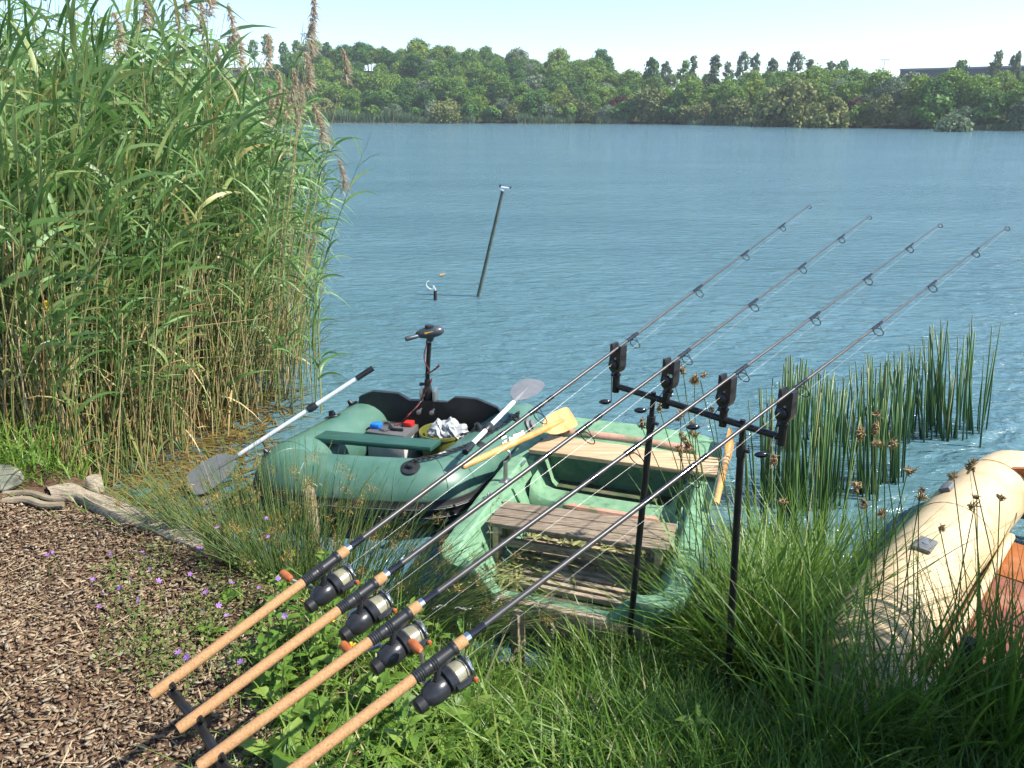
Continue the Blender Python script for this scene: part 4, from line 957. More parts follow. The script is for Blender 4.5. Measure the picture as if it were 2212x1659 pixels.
HP = [RODS[i][0].lerp(RODS[i][1], fa[i]) for i in range(4)]
q0, q3 = HP[0].copy(), HP[3].copy(); bz = [p.z - 0.135 for p in HP]; q0.z = bz[0]; q3.z = bz[3]
bd = (q3 - q0).normalized(); bn = Vector((bd.y, -bd.x, 0)).normalized(); bn = bn if bn.y < 0 else -bn
bar = thing('rod_rest', (q0 + q3) / 2 - Vector((0, 0, 1.0)), 'black buzz bar on two banksticks holding the front of the rods', 'rod rest')
MB().tube([q0 + bn * 0.0, q3], 0.0105, 12).build('bar', BLKM, bar)
for i in range(4):
    k = i / 3.0; c_ = q0.lerp(q3, (HP[i] - q0).dot(bd) / (q3 - q0).length)
    MB().tube([c_ - Vector((0, 0, 0.022)), c_ + Vector((0, 0, 0.03))], 0.0125, 12).build('boss', BLKM, bar)
for px, py, cy_ in ((1411, 850, 903), (1604, 902, 962)):
    t_ = 0; bestp = min((abs(proj(q0.lerp(q3, k / 400))[0] - px), k / 400) for k in range(401))[1]
    tp_ = q0.lerp(q3, bestp); ft = Vector((tp_.x + (-0.045 if px < 1500 else 0.05), tp_.y - 0.02, hz(tp_.x, tp_.y) - 0.1))
    cc = min((abs(proj(tp_.lerp(ft, k / 400))[1] - cy_), k / 400) for k in range(401))[1]
    MB().tube([tp_ + Vector((0, 0, 0.018)), tp_.lerp(ft, cc)], 0.0085, 12).build('bankstick_inner', BLKM, bar)
    MB().tube([tp_.lerp(ft, cc), ft], 0.0115, 12).build('bankstick_outer', BLKM, bar)
    MB().tube([tp_.lerp(ft, cc - 0.006), tp_.lerp(ft, cc + 0.03)], 0.0145, 12).build('lock_collar', BLK, bar)
    c_ = tp_.lerp(ft, cc + 0.01); MB().tube([c_, c_ + bd * 0.028], [0.005, 0.006], 8).build('lock_screw', BLKM, bar)
ALAB = ['black bite alarm under the first rod from the left', 'black bite alarm with a round sticker under the second rod', 'black bite alarm under the third rod from the left', 'black bite alarm at the right end of the buzz bar']
SW = [AL(52, 670), AL(420, 758), AL(970, 932), AL(1680, 1220)]
for i in range(4):
    h = HP[i]; al = thing('bite_alarm', (h.x, h.y, bz[i] + 0.03), ALAB[i], 'bite alarm', 'bite alarms on the buzz bar')
    up = Vector((0, 0, 1)); fr = bn
    out = [(-0.020, -0.006), (-0.020, 0.018), (-0.013, 0.018), (-0.009, 0.002), (0.009, 0.002), (0.013, 0.016), (0.021, 0.016), (0.022, -0.055), (0.016, -0.072), (0.008, -0.08), (-0.010, -0.08), (-0.020, -0.07), (-0.0245, -0.055), (-0.021, -0.036)]
    out = [(a * 1.05, b_) for a, b_ in out]
    MB().slab([h + bd * a + up * (b_ - 0.0055) + fr * 0.016 for a, b_ in out], fr * -0.034).build('housing', BLK, al, False)
    MB().lathe(h + bd * -0.004 - up * 0.058 + fr * 0.012, fr, [(0, 0.019), (0.008, 0.018), (0.012, 0.012), (0.013, 0.004)], 16).build('speaker_boss', BLK, al)
    MB().lathe(h + bd * 0.003 - up * 0.034 + fr * 0.016, fr, [(0, 0.004), (0.003, 0.003)], 10).build('button', STEEL, al)
    for q in (-0.022, -0.028, -0.034): MB().box(h + bd * 0.0236 + up * q, bd * 0.0008, fr * 0.012, up * 0.001).build('grille_bar', BLKM, al, False)
    if i == 1: MB().lathe(h + bd * 0.013 - up * 0.036 + fr * 0.016, fr, [(0, 0.006), (0.001, 0.006)], 14).build('sticker', solid('pale_green_sticker', [(0.3, (0.45, 0.6, 0.45)), (0.7, (0.6, 0.72, 0.6))], 30, 0.5), al)
    MB().lathe(Vector((h.x, h.y, bz[i] + 0.024)), up, [(0, 0.011), (0.012, 0.011), (0.014, 0.014), (0.02, 0.014), (0.022, 0.008), (0.034, 0.0075)], 14).build('threaded_neck', BLKM, al)
    MB().tube([Vector((h.x, h.y, bz[i] + 0.036)), Vector((h.x, h.y, bz[i] + 0.036)) - bd * 0.02], [0.006, 0.0075], 8).build('hanger_clip', BLK, al)
    # swinger
    sp = aty(*SW[i], h.y - 0.05); hang = Vector((h.x, h.y, bz[i] + 0.034)) - bd * 0.022
    sw = thing('swinger', sp, ['black swinger bobbin hanging left of the first alarm', 'black swinger bobbin hanging from the second alarm beside the thin bankstick', 'black swinger bobbin hanging from the third alarm in front of the bow deck', 'black swinger bobbin hanging from the fourth alarm among the rushes'][i], 'bobbin', 'swingers under the alarms')
    MB().tube([sp + Vector((a, 0, 0.0 + 0.02 * a)) for a in (-0.020, -0.016, -0.009, 0, 0.009, 0.016, 0.020)], [0.002, 0.0055, 0.0085, 0.0095, 0.0085, 0.0055, 0.002], 12).build('bobbin', WRAP, sw)
    e_ = sp + Vector((0.021, 0, 0.001)); ch = MB(); n_ = 16; sag = 0.006 if i else 0.003
    pp = [e_.lerp(hang, k / n_) - Vector((0, 0, sag * 4 * (k / n_) * (1 - k / n_))) for k in range(n_ + 1)]
    for k in range(n_): ch.tube([pp[k], pp[k].lerp(pp[k + 1], 0.5), pp[k + 1]], [0.0008, 0.0021, 0.0008], 5)
    ch.build('chain', BLKM, sw)
# rear rest under the butts
r0, r3 = RODS[0][0].lerp(RODS[0][1], 0.012), RODS[3][0].lerp(RODS[3][1], 0.012)
rb0 = [RODS[i][0].lerp(RODS[i][1], 0.014) for i in range(4)]
rr_ = thing('rear_rod_rest', (rb0[1].x, rb0[1].y, 0.4), 'black rear rod rest bar under the cork butts', 'rod rest')
MB().tube([p - Vector((0, 0, 0.028)) for p in rb0], 0.0095, 10).build('bar', BLKM, rr_)
for i in range(4):
    p = rb0[i]; d = (RODS[i][1] - RODS[i][0]).normalized(); s = d.cross(Vector((0, 0, 1))).normalized(); u = s.cross(d)
    MB().tube([p + (s * math.sin(a) - u * math.cos(a)) * 0.0165 for a in np.linspace(-2.0, 2.0, 12)], 0.0042, 8).build('butt_cup', BLK, rr_)
for i in (1,):
    p = rb0[1].lerp(rb0[2], 0.6) - Vector((0, 0, 0.028)); MB().tube([p, Vector((p.x, p.y, hz(p.x, p.y) - 0.1))], 0.009, 10).build('bankstick', BLKM, rr_)

# ------------------------------------------------------------------ things in the water
POLE = solid('weathered_pole', [(0.3, (0.10, 0.12, 0.10)), (0.7, (0.18, 0.2, 0.17))], 14, 0.5, 0.3)
pb = at(1033, 640, 0.0); pt = aty(1086, 413, pb.y - 0.1); po = thing('marker_pole', pb, 'slanting grey pole with a wire rod rest standing in open water', 'pole')
MB().tube([pb + (pb - pt) * 0.3, pb, pt], [0.022, 0.022, 0.02], 10).build('shaft', POLE, po)
k_ = lambda x, y: aty((1650 + x * 0.33156) * 0.54004, (700 + y * 0.33156) * 0.54004, pt.y)
MB().tube([pt, k_(1100, 190), k_(1060, 170), k_(1055, 145), k_(1180, 162)], 0.009, 6).build('wire_rest', ALU, po)
for a, b_ in ((k_(1055, 150), k_(1062, 115)), (k_(1180, 164), k_(1178, 140))): MB().tube([a, b_], 0.011, 6).build('rest_horn', BLK, po)
sb = at(940, 648, 0); st = aty(940, 628, sb.y)
sp = thing('mooring_stake', sb, 'short dark stake with a white loop of string sticking out of the water', 'stake')
MB().tube([sb - Vector((0, 0, 0.3)), st], [0.022, 0.02], 8).build('post', solid('wet_wood', [(0.3, (0.02, 0.016, 0.014)), (0.7, (0.05, 0.04, 0.035))], 20, 0.4), sp)
MB().tube(curve_pts([k_(x, y) + Vector((0, sb.y - pt.y, 0)) * 0 for x, y in []] or [aty((1650 + x * 0.33156) * 0.54004, (700 + y * 0.33156) * 0.54004, sb.y) for x, y in ((280, 1390), (252, 1335), (248, 1375), (205, 1370), (168, 1330), (175, 1290), (200, 1280))], 5), 0.0055, 6).build('string_loop', WHITE, sp)
ol = at(955, 596, 0.0)
MB_ = MB().add([(ol.x - 0.035, ol.y - 0.03, 0.012), (ol.x + 0.025, ol.y - 0.04, 0.02), (ol.x + 0.045, ol.y + 0.03, 0.03), (ol.x - 0.02, ol.y + 0.045, 0.015), (ol.x, ol.y, 0.006)], [(0, 1, 4), (1, 2, 4), (2, 3, 4), (3, 0, 4)])
tag(MB_.build('floating_leaf', solid('orange_leaf', [(0.3, (0.6, 0.25, 0.02)), (0.7, (0.75, 0.4, 0.05))], 30, 0.5), None, False), 'small orange leaf floating near the short stake', 'leaf')

# ------------------------------------------------------------------ wood on the bank
OLDW = solid('old_grey_board', [(0.3, (0.13, 0.10, 0.07)), (0.45, (0.30, 0.25, 0.18)), (0.7, (0.44, 0.38, 0.29))], 5, 0.9, stretch=(4, 22, 10), rot=(0, 0, R(32)), bump=0.9, bscale=7, detail=8, spec=0.1)
Gd = lambda x, y: (x * 0.19531, 999.07 + y * 0.19531)
topE = [(500, 250), (800, 208), (1000, 300), (1300, 400), (1700, 560), (2000, 660), (2230, 800)]
botE = [(560, 330), (820, 345), (1060, 490), (1450, 655), (1700, 745), (2050, 880), (2260, 960)]
te_ = curve_pts([at(*Gd(*p), 0.43) for p in topE], 6); be = curve_pts([at(*Gd(*p), 0.44) for p in botE], 6)
m_ = MB(); N_ = len(te_); K = 8; vs = []
for i in range(N_):
    for j in range(K + 1):
        p = te_[i].lerp(be[i], j / K); z = 0.003 * math.sin(i * 0.5 + j * 2.1) + 0.005 * math.sin(j * 4.4 + i * 0.11) - (0.012 if j in (0, K) else 0)
        if j in (3, 5) and 8 < i < 30 and (i * 7 + j) % 11 < 7: z -= 0.008
        vs.append(p + Vector((0, 0, z)))
    for j in (0, K): q = te_[i].lerp(be[i], j / K); vs.append(Vector((q.x, q.y, 0.26)))
K2 = K + 3; fs = []
for i in range(N_ - 1):
    a = i * K2; b_ = a + K2
    for j in range(K): fs.append((a + j, a + j + 1, b_ + j + 1, b_ + j))
    fs.append((a, b_, b_ + K + 1, a + K + 1)); fs.append((a + K, a + K + 2, b_ + K + 2, b_ + K))
m_.add(vs, fs); tag(m_.build('edging_log', OLDW, None, True, 60), 'weathered split log edging the bark-covered bank', 'log')
STK = solid('dry_stick', [(0.3, (0.14, 0.11, 0.07)), (0.7, (0.30, 0.25, 0.17))], 12, 0.9, bump=0.3)
for (a, b_), r_, lab in (((Gd(60, 350), Gd(800, 405)), 0.016, 'upper grey stick lying by the edging log'), ((Gd(40, 432), Gd(700, 462)), 0.018, 'lower grey stick lying on the bark by the edging log')):
    p0, p1 = at(*a, 0.435), at(*b_, 0.435)
    tag(MB().tube(curve_pts([p0, p0.lerp(p1, 0.35) + Vector((0, 0.015, 0.006)), p0.lerp(p1, 0.7) + Vector((0, -0.012, 0)), p1], 4), [r_ * (1 - 0.02 * k) for k in range(13)], 8).build('stick', STK), lab, 'stick', 'sticks by the edging log')
rk = at(0, 1052, 0.44); bm = bmesh.new(); bmesh.ops.create_icosphere(bm, subdivisions=4, radius=1)
for v_ in bm.verts:
    q = v_.co; k = 1 + 0.10 * math.sin(3 * q.x + 1) * math.cos(2.4 * q.y) + 0.05 * math.sin(7 * q.z + 5 * q.x)
    v_.co = Vector((rk.x - 0.06 + q.x * 0.13 * k, rk.y + 0.05 + q.y * 0.10 * k, rk.z + 0.01 + q.z * 0.06 * k))
me = bpy.data.meshes.new('stone'); bm.to_mesh(me); bm.free(); me.shade_smooth()
tag(link('stone', me, solid('mossy_stone', [(0.3, (0.08, 0.085, 0.07)), (0.55, (0.16, 0.17, 0.12)), (0.7, (0.28, 0.28, 0.23))], 14, 0.9, bump=0.5)), 'rounded greenish stone at the left edge of the bank', 'stone')
def post(px, py, z, r_, top, name, label, mat, lean=(0, 0), n=12):
    p = at(px, py, z) if z is not None else None
    m0 = MB(); b0 = Vector((p.x - lean[0], p.y - lean[1], hz(p.x, p.y) - 0.2)); ring = []
    m0.tube([b0, b0.lerp(p, 0.5) + Vector((0.004, 0, 0)), p - Vector((0, 0, 0.006)), p], [r_ * 1.02, r_, r_ * 0.98, r_ * 0.86], n)
    return tag(m0.build(name, mat), label, 'post')
PST = solid('stake_wood', [(0.3, (0.16, 0.12, 0.075)), (0.55, (0.33, 0.26, 0.17)), (0.75, (0.46, 0.38, 0.27))], 8, 0.9, stretch=(12, 12, 1.5), bump=0.5, detail=7)
post(666, 1058, 0.52, 0.03, None, 'wooden_stake', 'upright wooden stake in front of the green dinghy bow', PST)
post(201, 1030, 0.46, 0.035, None, 'cut_stump', 'short cut stump behind the edging log', OLDW)
post(2095, 1382, 0.62, 0.022, None, 'dark_stake', 'thin dark stake standing in front of the beige inflatable', solid('dark_stake_wood', [(0.3, (0.02, 0.017, 0.013)), (0.7, (0.06, 0.05, 0.04))], 14, 0.85, bump=0.4), (0.03, 0))
post(1118, 1322, 0.28, 0.028, None, 'sawn_stub', 'sawn wooden stub at the near end of the rowing boat', PST, n=4)
c0_ = at(1230, 1318, 0.2); bmr = MB().box(c0_ + Vector((0, 0, -0.05)), Vector((0.30, -0.10, 0)), Vector((0.01, 0.03, 0)), (0, 0, 0.06), 0.008)
tag(bmr.build('landing_beam', OLDW), 'old wooden beam under the near end of the rowing boat', 'beam')
# ------------------------------------------------------------------ bark chips on the bank
def chips(n, xs, ys, name, cols, lo, hi, lift=0.0):
    s = Soup(); z = height(xs, ys)
    Lx = rnd(n, lo, hi); Ly = np.minimum(Lx * rnd(n, 0.15, 0.5), 0.016); Lz = rnd(n, 0.0008, 0.0028)
    az = rng.normal(0.1, 0.9, n); ti = rng.normal(0, 0.2, n); tj = rng.normal(0, 0.3, n)
    u = np.stack([np.cos(az) * np.cos(ti), np.sin(az) * np.cos(ti), np.sin(ti)], 1)
    v = nrm(np.cross(np.stack([np.sin(tj), np.zeros(n), np.cos(tj)], 1), u)); w_ = np.cross(u, v)
    c = np.stack([xs, ys, z + 0.004 + rnd(n, 0, 0.014) + lift], 1)
    cs = []
    for k in (-1, 1):
        for j in (-1, 1):
            for i in (-1, 1):
                tp_ = 1 - 0.35 * (i == 1) * rnd(n, 0, 1)
                cs.append(c + u * (Lx * i * 0.5 * rnd(n, 0.75, 1))[:, None] + v * (Ly * j * 0.5 * tp_ * rnd(n, 0.7, 1))[:, None] + w_ * (Lz * k)[:, None])
    V = np.stack(cs, 1); f = np.array([(0, 2, 3, 1), (4, 5, 7, 6), (0, 1, 5, 4), (2, 6, 7, 3), (0, 4, 6, 2), (1, 3, 7, 5)])
    Q = np.arange(n)[:, None, None] * 8 + f[None]
    s._push(V, Q, np.repeat(rnd(n, 0, 1), 8))
    return s.build(name, leafy(name, cols, 'tint', 0.0, 0.9, 0.1, noise=30))
n = 56000; xs = rnd(n, -2.7, -0.1); ys = 1.1 + 2.2 * rnd(n, 0, 1)
lim = np.interp(xs, NEAR_X, NEAR_Y) - 0.16
lo_l = np.interp(xs, [-2.4, -2.1, -1.3, -0.9], [3.12, 3.12, 2.66, 2.4])
ok = (ys < np.minimum(lim, lo_l)) & (xs < -0.55 + 0.35 * rng.normal(size=n) - 0.25 * (ys - 1.6)); xs, ys = xs[ok], ys[ok]
tag(chips(len(xs), xs, ys, 'bark_chips', [(0.0, (0.12, 0.08, 0.054)), (0.35, (0.20, 0.138, 0.093)), (0.62, (0.28, 0.20, 0.14)), (0.82, (0.33, 0.25, 0.18)), (0.93, (0.30, 0.26, 0.21)), (1.0, (0.48, 0.38, 0.27))], 0.005, 0.028), 'brown bark chips covering the bank', 'bark chips', kind='stuff')
n = 500; xs2 = rng.choice(xs, n) + rnd(n, -0.05, 0.05); ys2 = rng.choice(ys, n)
s = Soup(); dd, az = dirs(n, -0.05, 0.15); base = np.stack([xs2, ys2, height(xs2, ys2) + 0.016], 1)
s.ribbons(base, dd, rnd(n, 0.04, 0.14), rnd(n, 0.003, 0.007), np.stack([rnd(n, -0.1, 0.1), rnd(n, -0.1, 0.1), -rnd(n, 0.0, 0.1)], 1), np.stack([-np.sin(az), np.cos(az), np.zeros(n)], 1), rnd(n, 0, 1), 3)
tag(s.build('straw_litter', leafy('straw', [(0.0, (0.25, 0.17, 0.09)), (1.0, (0.52, 0.42, 0.26))], 'tint', 0.1)), 'dry straw bits scattered on the bark', 'litter', kind='stuff')

# ------------------------------------------------------------------ reeds
GREENR = leafy('reed_leaf', [(0.0, (0.10, 0.205, 0.05)), (0.35, (0.155, 0.295, 0.085)), (0.7, (0.22, 0.345, 0.14)), (0.9, (0.28, 0.35, 0.12)), (0.94, (0.36, 0.36, 0.12)), (1.0, (0.46, 0.36, 0.17))], 'obj', 0.38, 0.42, 0.45, noise=6)
GREENT = leafy('reed_leaf_mass', [(0.0, (0.10, 0.205, 0.05)), (0.35, (0.155, 0.295, 0.085)), (0.7, (0.22, 0.345, 0.14)), (0.93, (0.27, 0.35, 0.13)), (1.0, (0.40, 0.32, 0.14))], 'tint', 0.35, 0.42, 0.45)
STEMR = leafy('reed_stem', [(0.0, (0.11, 0.17, 0.05)), (0.5, (0.20, 0.25, 0.08)), (1.0, (0.32, 0.31, 0.12))], 'obj', 0.1, 0.4)
STEMD = leafy('dry_reed_stem', [(0.0, (0.28, 0.18, 0.07)), (0.3, (0.42, 0.31, 0.14)), (0.55, (0.53, 0.43, 0.23)), (0.7, (0.24, 0.28, 0.09)), (1.0, (0.16, 0.24, 0.06))], 'tint', 0.12, 0.5, 0.3)
PLUME = leafy('reed_plume', [(0.0, (0.40, 0.30, 0.19)), (0.5, (0.54, 0.43, 0.30)), (1.0, (0.66, 0.56, 0.42))], 'tint', 0.35, 0.8, 0.1)
def leaf_mesh(e0, e1, wid, twist, nseg=9, fold=0.22, name='leaf', roll=0.0):
    """leaf of unit length starting along +X"""
    vs = []; fs = []; x = z = 0.0; y = 0.0
    for i in range(nseg + 1):
        t = i / nseg; e = lerp(e0, e1, t ** 1.25)
        w_ = wid * 0.5 * max(0.03, min(1, 0.4 + t * 5) * (1 - t ** 2.4))
        a = roll + twist * t; sn, cs_ = math.sin(a), math.cos(a)
        nx_, nz_ = -math.sin(e), math.cos(e)
        for q in (-1, 0, 1):
            o_ = q * w_; f_ = abs(q) * fold * w_
            vs.append((x + nx_ * (sn * o_ + f_), y + cs_ * o_, z + nz_ * (sn * o_ + f_)))
        x += math.cos(e) / nseg; z += math.sin(e) / nseg
    for i in range(nseg):
        for q in (0, 1): a = i * 3 + q; fs.append((a, a + 1, a + 4, a + 3))
    me = bpy.data.meshes.new(name); me.from_pydata(vs, [], fs); me.shade_smooth(); return me
LEAVES = []
for e0, e1, w_, tw_ in [(1.25, -0.2, 0.065, 0.5), (1.1, -0.9, 0.07, -0.6), (1.0, 0.2, 0.06, 0.4), (0.9, -1.2, 0.075, 0.8), (0.75, -0.4, 0.07, -0.4), (0.6, -1.35, 0.07, 0.9), (1.3, 0.6, 0.055, 0.2), (0.8, -0.8, 0.08, -1.0), (1.15, -1.45, 0.065, 0.3), (0.4, -0.9, 0.075, 0.5)]:
    me = leaf_mesh(e0 * 0.8 + 0.32, e1 * 0.7 + 0.2, w_ * 0.82, tw_, roll=(0.9 if len(LEAVES) % 2 else -0.8) * (0.6 + 0.08 * len(LEAVES))); me.materials.append(GREENR); LEAVES.append(me)
def reed_edge(y): return np.interp(y, [3.4, 3.7, 4.1, 4.8, 5.57, 6.5, 8.0, 9.5], [-2.55, -2.38, -2.25, -2.0, -1.76, -1.86, -2.2, -2.7])
def reed_spots(n, ymin=3.55, ymax=8.6):
    out = np.zeros((0, 2))
    while len(out) < n:
        y = rnd(4000, ymin, ymax); x = rnd(4000, -6.5, -1.4)
        dep = y * math.cos(PITCH) + 0.4
        k = (x < reed_edge(y) + rng.normal(0, 0.05, 4000)) & (x > -0.74 * dep - 0.35) & (y > np.interp(x, [-4, -2.6, -2.3, -2.0], [3.75, 3.62, 3.7, 3.9]))
        out = np.concatenate([out, np.stack([x[k], y[k]], 1)])
    return out[:n]
def reed_h(x, y): return np.clip(1.98 + 0.95 * np.maximum(reed_edge(y) - x, 0) ** 0.75, 1.7, 3.1)
sp_ = reed_spots(1250)
key = sp_[:, 1] - np.clip(reed_edge(sp_[:, 1]) - sp_[:, 0], 0, 3) * -0.9 + rng.normal(0, 0.25, 1250)
order = np.argsort(key); front = sp_[order[:285]]; rest = sp_[order[285:]]
REED_LAB = 'green leafy reed stalk in the front of the tall reed bed'
for x, y in front:
    h = float(reed_h(np.array(min(x, reed_edge(y) - 0.01)), np.array(y))) * random.uniform(0.72, 1.06)
    z0 = max(hz(x, y), -0.25) - 0.02; lx, ly = random.gauss(0.10, 0.09), random.gauss(-0.05, 0.08); cx = random.gauss(0.12, 0.08)
    C_ = lambda t: Vector((lx * t * h + cx * t * t * h * 0.5, ly * t * h, t * h))
    m_ = MB().tube([C_(t) for t in (0, 0.2, 0.4, 0.6, 0.8, 1.0)], [0.0045, 0.0044, 0.004, 0.0034, 0.0026, 0.001], 5, caps=False)
    me = bpy.data.meshes.new('reed_stalk'); me.from_pydata(m_.v, [], m_.f); me.shade_smooth(); me.materials.append(STEMR)
    st = bpy.data.objects.new('reed_stalk', me); col.objects.link(st); st.location = (x, y, z0); tag(st, REED_LAB, 'reed', 'green reeds at the front of the reed bed')
    nl = random.randint(8, 11); a0 = random.random() < 0.5
    for k in range(nl):
        t = lerp(0.36 if random.random() < 0.8 else 0.12, 0.98, (k + random.random() * 0.7) / nl)
        o = bpy.data.objects.new('leaf', LEAVES[(random.choice((0, 2, 6, 0, 4)) if t > 0.85 else random.randrange(len(LEAVES)))]); col.objects.link(o); o.parent = st
        o.location = C_(t)
        az = random.gauss(-0.25, 0.75) if (random.random() < 0.72) else random.gauss(2.9, 0.8)
        o.rotation_euler = (random.gauss(0, 0.35), 0, az)
        L = random.uniform(0.30, 0.58) * (1.0 if t < 0.9 else 0.8) * (0.62 if x > float(reed_edge(y)) - 0.3 else 1.0); o.scale = (L, L, L)
# the mass behind, not to be counted
def reed_mass(sp, H, name, nleaf=9, dead=False):
    n = len(sp); s = Soup(); base = np.stack([sp[:, 0], sp[:, 1], np.maximum(height(sp[:, 0], sp[:, 1]), -0.3) - 0.02], 1)
    d0 = np.stack([rng.normal(0.10, 0.08, n), rng.normal(-0.03, 0.07, n), np.ones(n)], 1); bend = np.stack([rng.normal(0.06, 0.04, n), np.zeros(n), np.zeros(n)], 1)
    s2 = Soup(); s2.stems(base, d0, H, np.full(n, 0.0045), np.full(n, 0.0012), bend, rnd(n, 0.75, 1), 5, 4)
    for k in range(nleaf):
        t = rnd(n, 0.4, 0.98); P = base + H[:, None] * (d0 * t[:, None] + bend * (t ** 2)[:, None])
        az = np.where(rnd(n, 0, 1) < 0.7, rng.normal(-0.25, 0.8, n), rng.normal(2.9, 0.8, n))
        d, _ = dirs(n, 0.5, 1.25, az); side = np.stack([-np.sin(az), np.cos(az), rng.normal(0, 1.1, n)], 1)
        L = rnd(n, 0.32, 0.56) * np.where(sp[:, 0] > reed_edge(sp[:, 1]) - 0.3, 0.62, 1.0)
        s.ribbons(P, d, L, L * rnd(n, 0.05, 0.075), np.stack([np.cos(az) * 0.15, np.sin(az) * 0.15, -rnd(n, 0.35, 1.3)], 1), side, np.clip(rng.normal(0.45, 0.25, n), 0, 1), 5)
    return s, s2
hh = reed_h(np.minimum(rest[:, 0], reed_edge(rest[:, 1]) - 0.01), rest[:, 1]) * rnd(len(rest), 0.75, 1.05)
s, s2 = reed_mass(rest, hh, 'reed_bed', 9)
tag(s.build('reed_leaf_mass', GREENT), 'dense mass of reed leaves deeper in the reed bed', 'reeds', kind='stuff')
# dry standing stems low in the bed
dsp = reed_spots(2600, 3.6, 6.6); dsp[:420, 0] += np.abs(rng.normal(0, 0.13, 420)); n = len(dsp)
base = np.stack([dsp[:, 0], dsp[:, 1], np.maximum(height(dsp[:, 0], dsp[:, 1]), -0.3) - 0.02], 1)
d0 = np.stack([rng.normal(0.06, 0.12, n), rng.normal(-0.02, 0.1, n), np.ones(n)], 1)
s2.stems(base, d0, rnd(n, 0.5, 1.7), rnd(n, 0.003, 0.0055), rnd(n, 0.002, 0.0035), np.stack([rng.normal(0.03, 0.08, n), np.zeros(n), np.zeros(n)], 1), np.clip(rng.normal(0.5, 0.28, n), 0, 1), 3, 4)
n2 = 240; q = dsp[rng.choice(n, n2)]; dd, az = dirs(n2, 0.1, 0.9)       # broken, leaning ones
s2.stems(np.stack([q[:, 0], q[:, 1], rnd(n2, 0.05, 0.8)], 1), dd, rnd(n2, 0.3, 0.9), np.full(n2, 0.0035), np.full(n2, 0.002), np.zeros((n2, 3)), rnd(n2, 0.3, 1), 2, 4)
tag(s2.build('dry_reed_stems', STEMD), 'tan dry reed stems crowding the foot of the reed bed', 'reeds', kind='stuff')
# dry leaves hanging low
n3 = 1300; q = dsp[rng.choice(n, n3)]; s = Soup(); dd, az = dirs(n3, -0.6, 0.9)
s.ribbons(np.stack([q[:, 0], q[:, 1], rnd(n3, 0.08, 1.0)], 1), dd, rnd(n3, 0.12, 0.34), rnd(n3, 0.007, 0.016), np.stack([np.zeros(n3), np.zeros(n3), -rnd(n3, 0.2, 1.0)], 1), np.stack([-np.sin(az), np.cos(az), rng.normal(0, 0.4, n3)], 1), rnd(n3, 0.1, 0.95), 4)
tag(s.build('dry_reed_leaves', STEMD), 'withered reed leaves hanging at the foot of the reed bed', 'reeds', kind='stuff')
# plumed stalks of last year
def plume_mesh():
    s = Soup(); n = 230; t = rnd(n, 0, 1) ** 0.8; base = np.stack([0.02 * np.sin(t * 3), np.zeros(n), t * 0.24], 1)
    az = rng.normal(0.3, 1.5, n); d = np.stack([np.cos(az) * 0.7, np.sin(az) * 0.5, 0.6 - 0.5 * t + rng.normal(0, 0.3, n)], 1)
    s.ribbons(base, d, rnd(n, 0.04, 0.085) * (1.15 - t * 0.75), rnd(n, 0.005, 0.010), np.stack([rnd(n, 0, 0.5), np.zeros(n), -rnd(n, 0.3, 1.2)], 1), nrm(rng.normal(size=(n, 3))), rnd(n, 0, 1), 3)
    me = s.mesh('plume'); me.materials.append(PLUME); return me
PM = [plume_mesh() for _ in range(4)]
for k, (px, py, Y) in enumerate([(655, 50, 5.6), (742, 150, 5.9), (660, 165, 5.4), (625, 190, 5.6), (690, 275, 5.5), (590, 205, 6.0), (512, 118, 6.2), (425, 40, 5.6), (385, 70, 5.8), (435, 110, 6.3), (645, 215, 6.1), (640, 250, 5.7), (575, 240, 6.3), (612, 225, 6.0), (470, 140, 6.3), (445, 0, 5.2), (300, 15, 5.0), (245, 75, 4.9), (495, 70, 6.4), (665, 95, 5.9), (738, 380, 5.3), (395, 10, 5.3), (565, 125, 6.5)]):
    p = aty(px, py, Y); ed = float(reed_edge(np.array(Y)))
    bx_ = min(p.x - random.uniform(0.05, 0.3), ed + random.uniform(-0.15, 0.06)); b0 = Vector((bx_, Y + random.uniform(-0.15, 0.1), -0.2))
    m1 = b0.lerp(p, 0.5) + Vector((-0.10 * (p.x - bx_), 0, 0.0)); pts = curve_pts([b0, b0.lerp(p, 0.45) - Vector((0.12 * (p.x - bx_), 0, 0)), p], 5)
    t = thing('plumed_reed', b0, 'dry brown reed stalk with a feathery plume above the reed bed', 'reed', 'plumed dry reeds of the reed bed')
    ss = Soup(); 
    mb_ = MB().tube(pts, [0.0048 - 0.0032 * i / (len(pts) - 1) for i in range(len(pts))], 5); o = mb_.build('stem', solid('dry_stem', [(0.3, (0.36, 0.25, 0.12)), (0.7, (0.52, 0.40, 0.22))], 20, 0.6) if 'dry_stem' not in MATS else MATS['dry_stem'], t)
    o = bpy.data.objects.new('plume', PM[k % 4]); col.objects.link(o); o.parent = t; o.location = p - b0 - Vector((0, 0, 0.10)); sc_ = random.uniform(0.75, 1.25); o.scale = (sc_, sc_, sc_); o.rotation_euler = (random.gauss(0, 0.1), random.gauss(0.12, 0.12), random.gauss(0, 0.5))
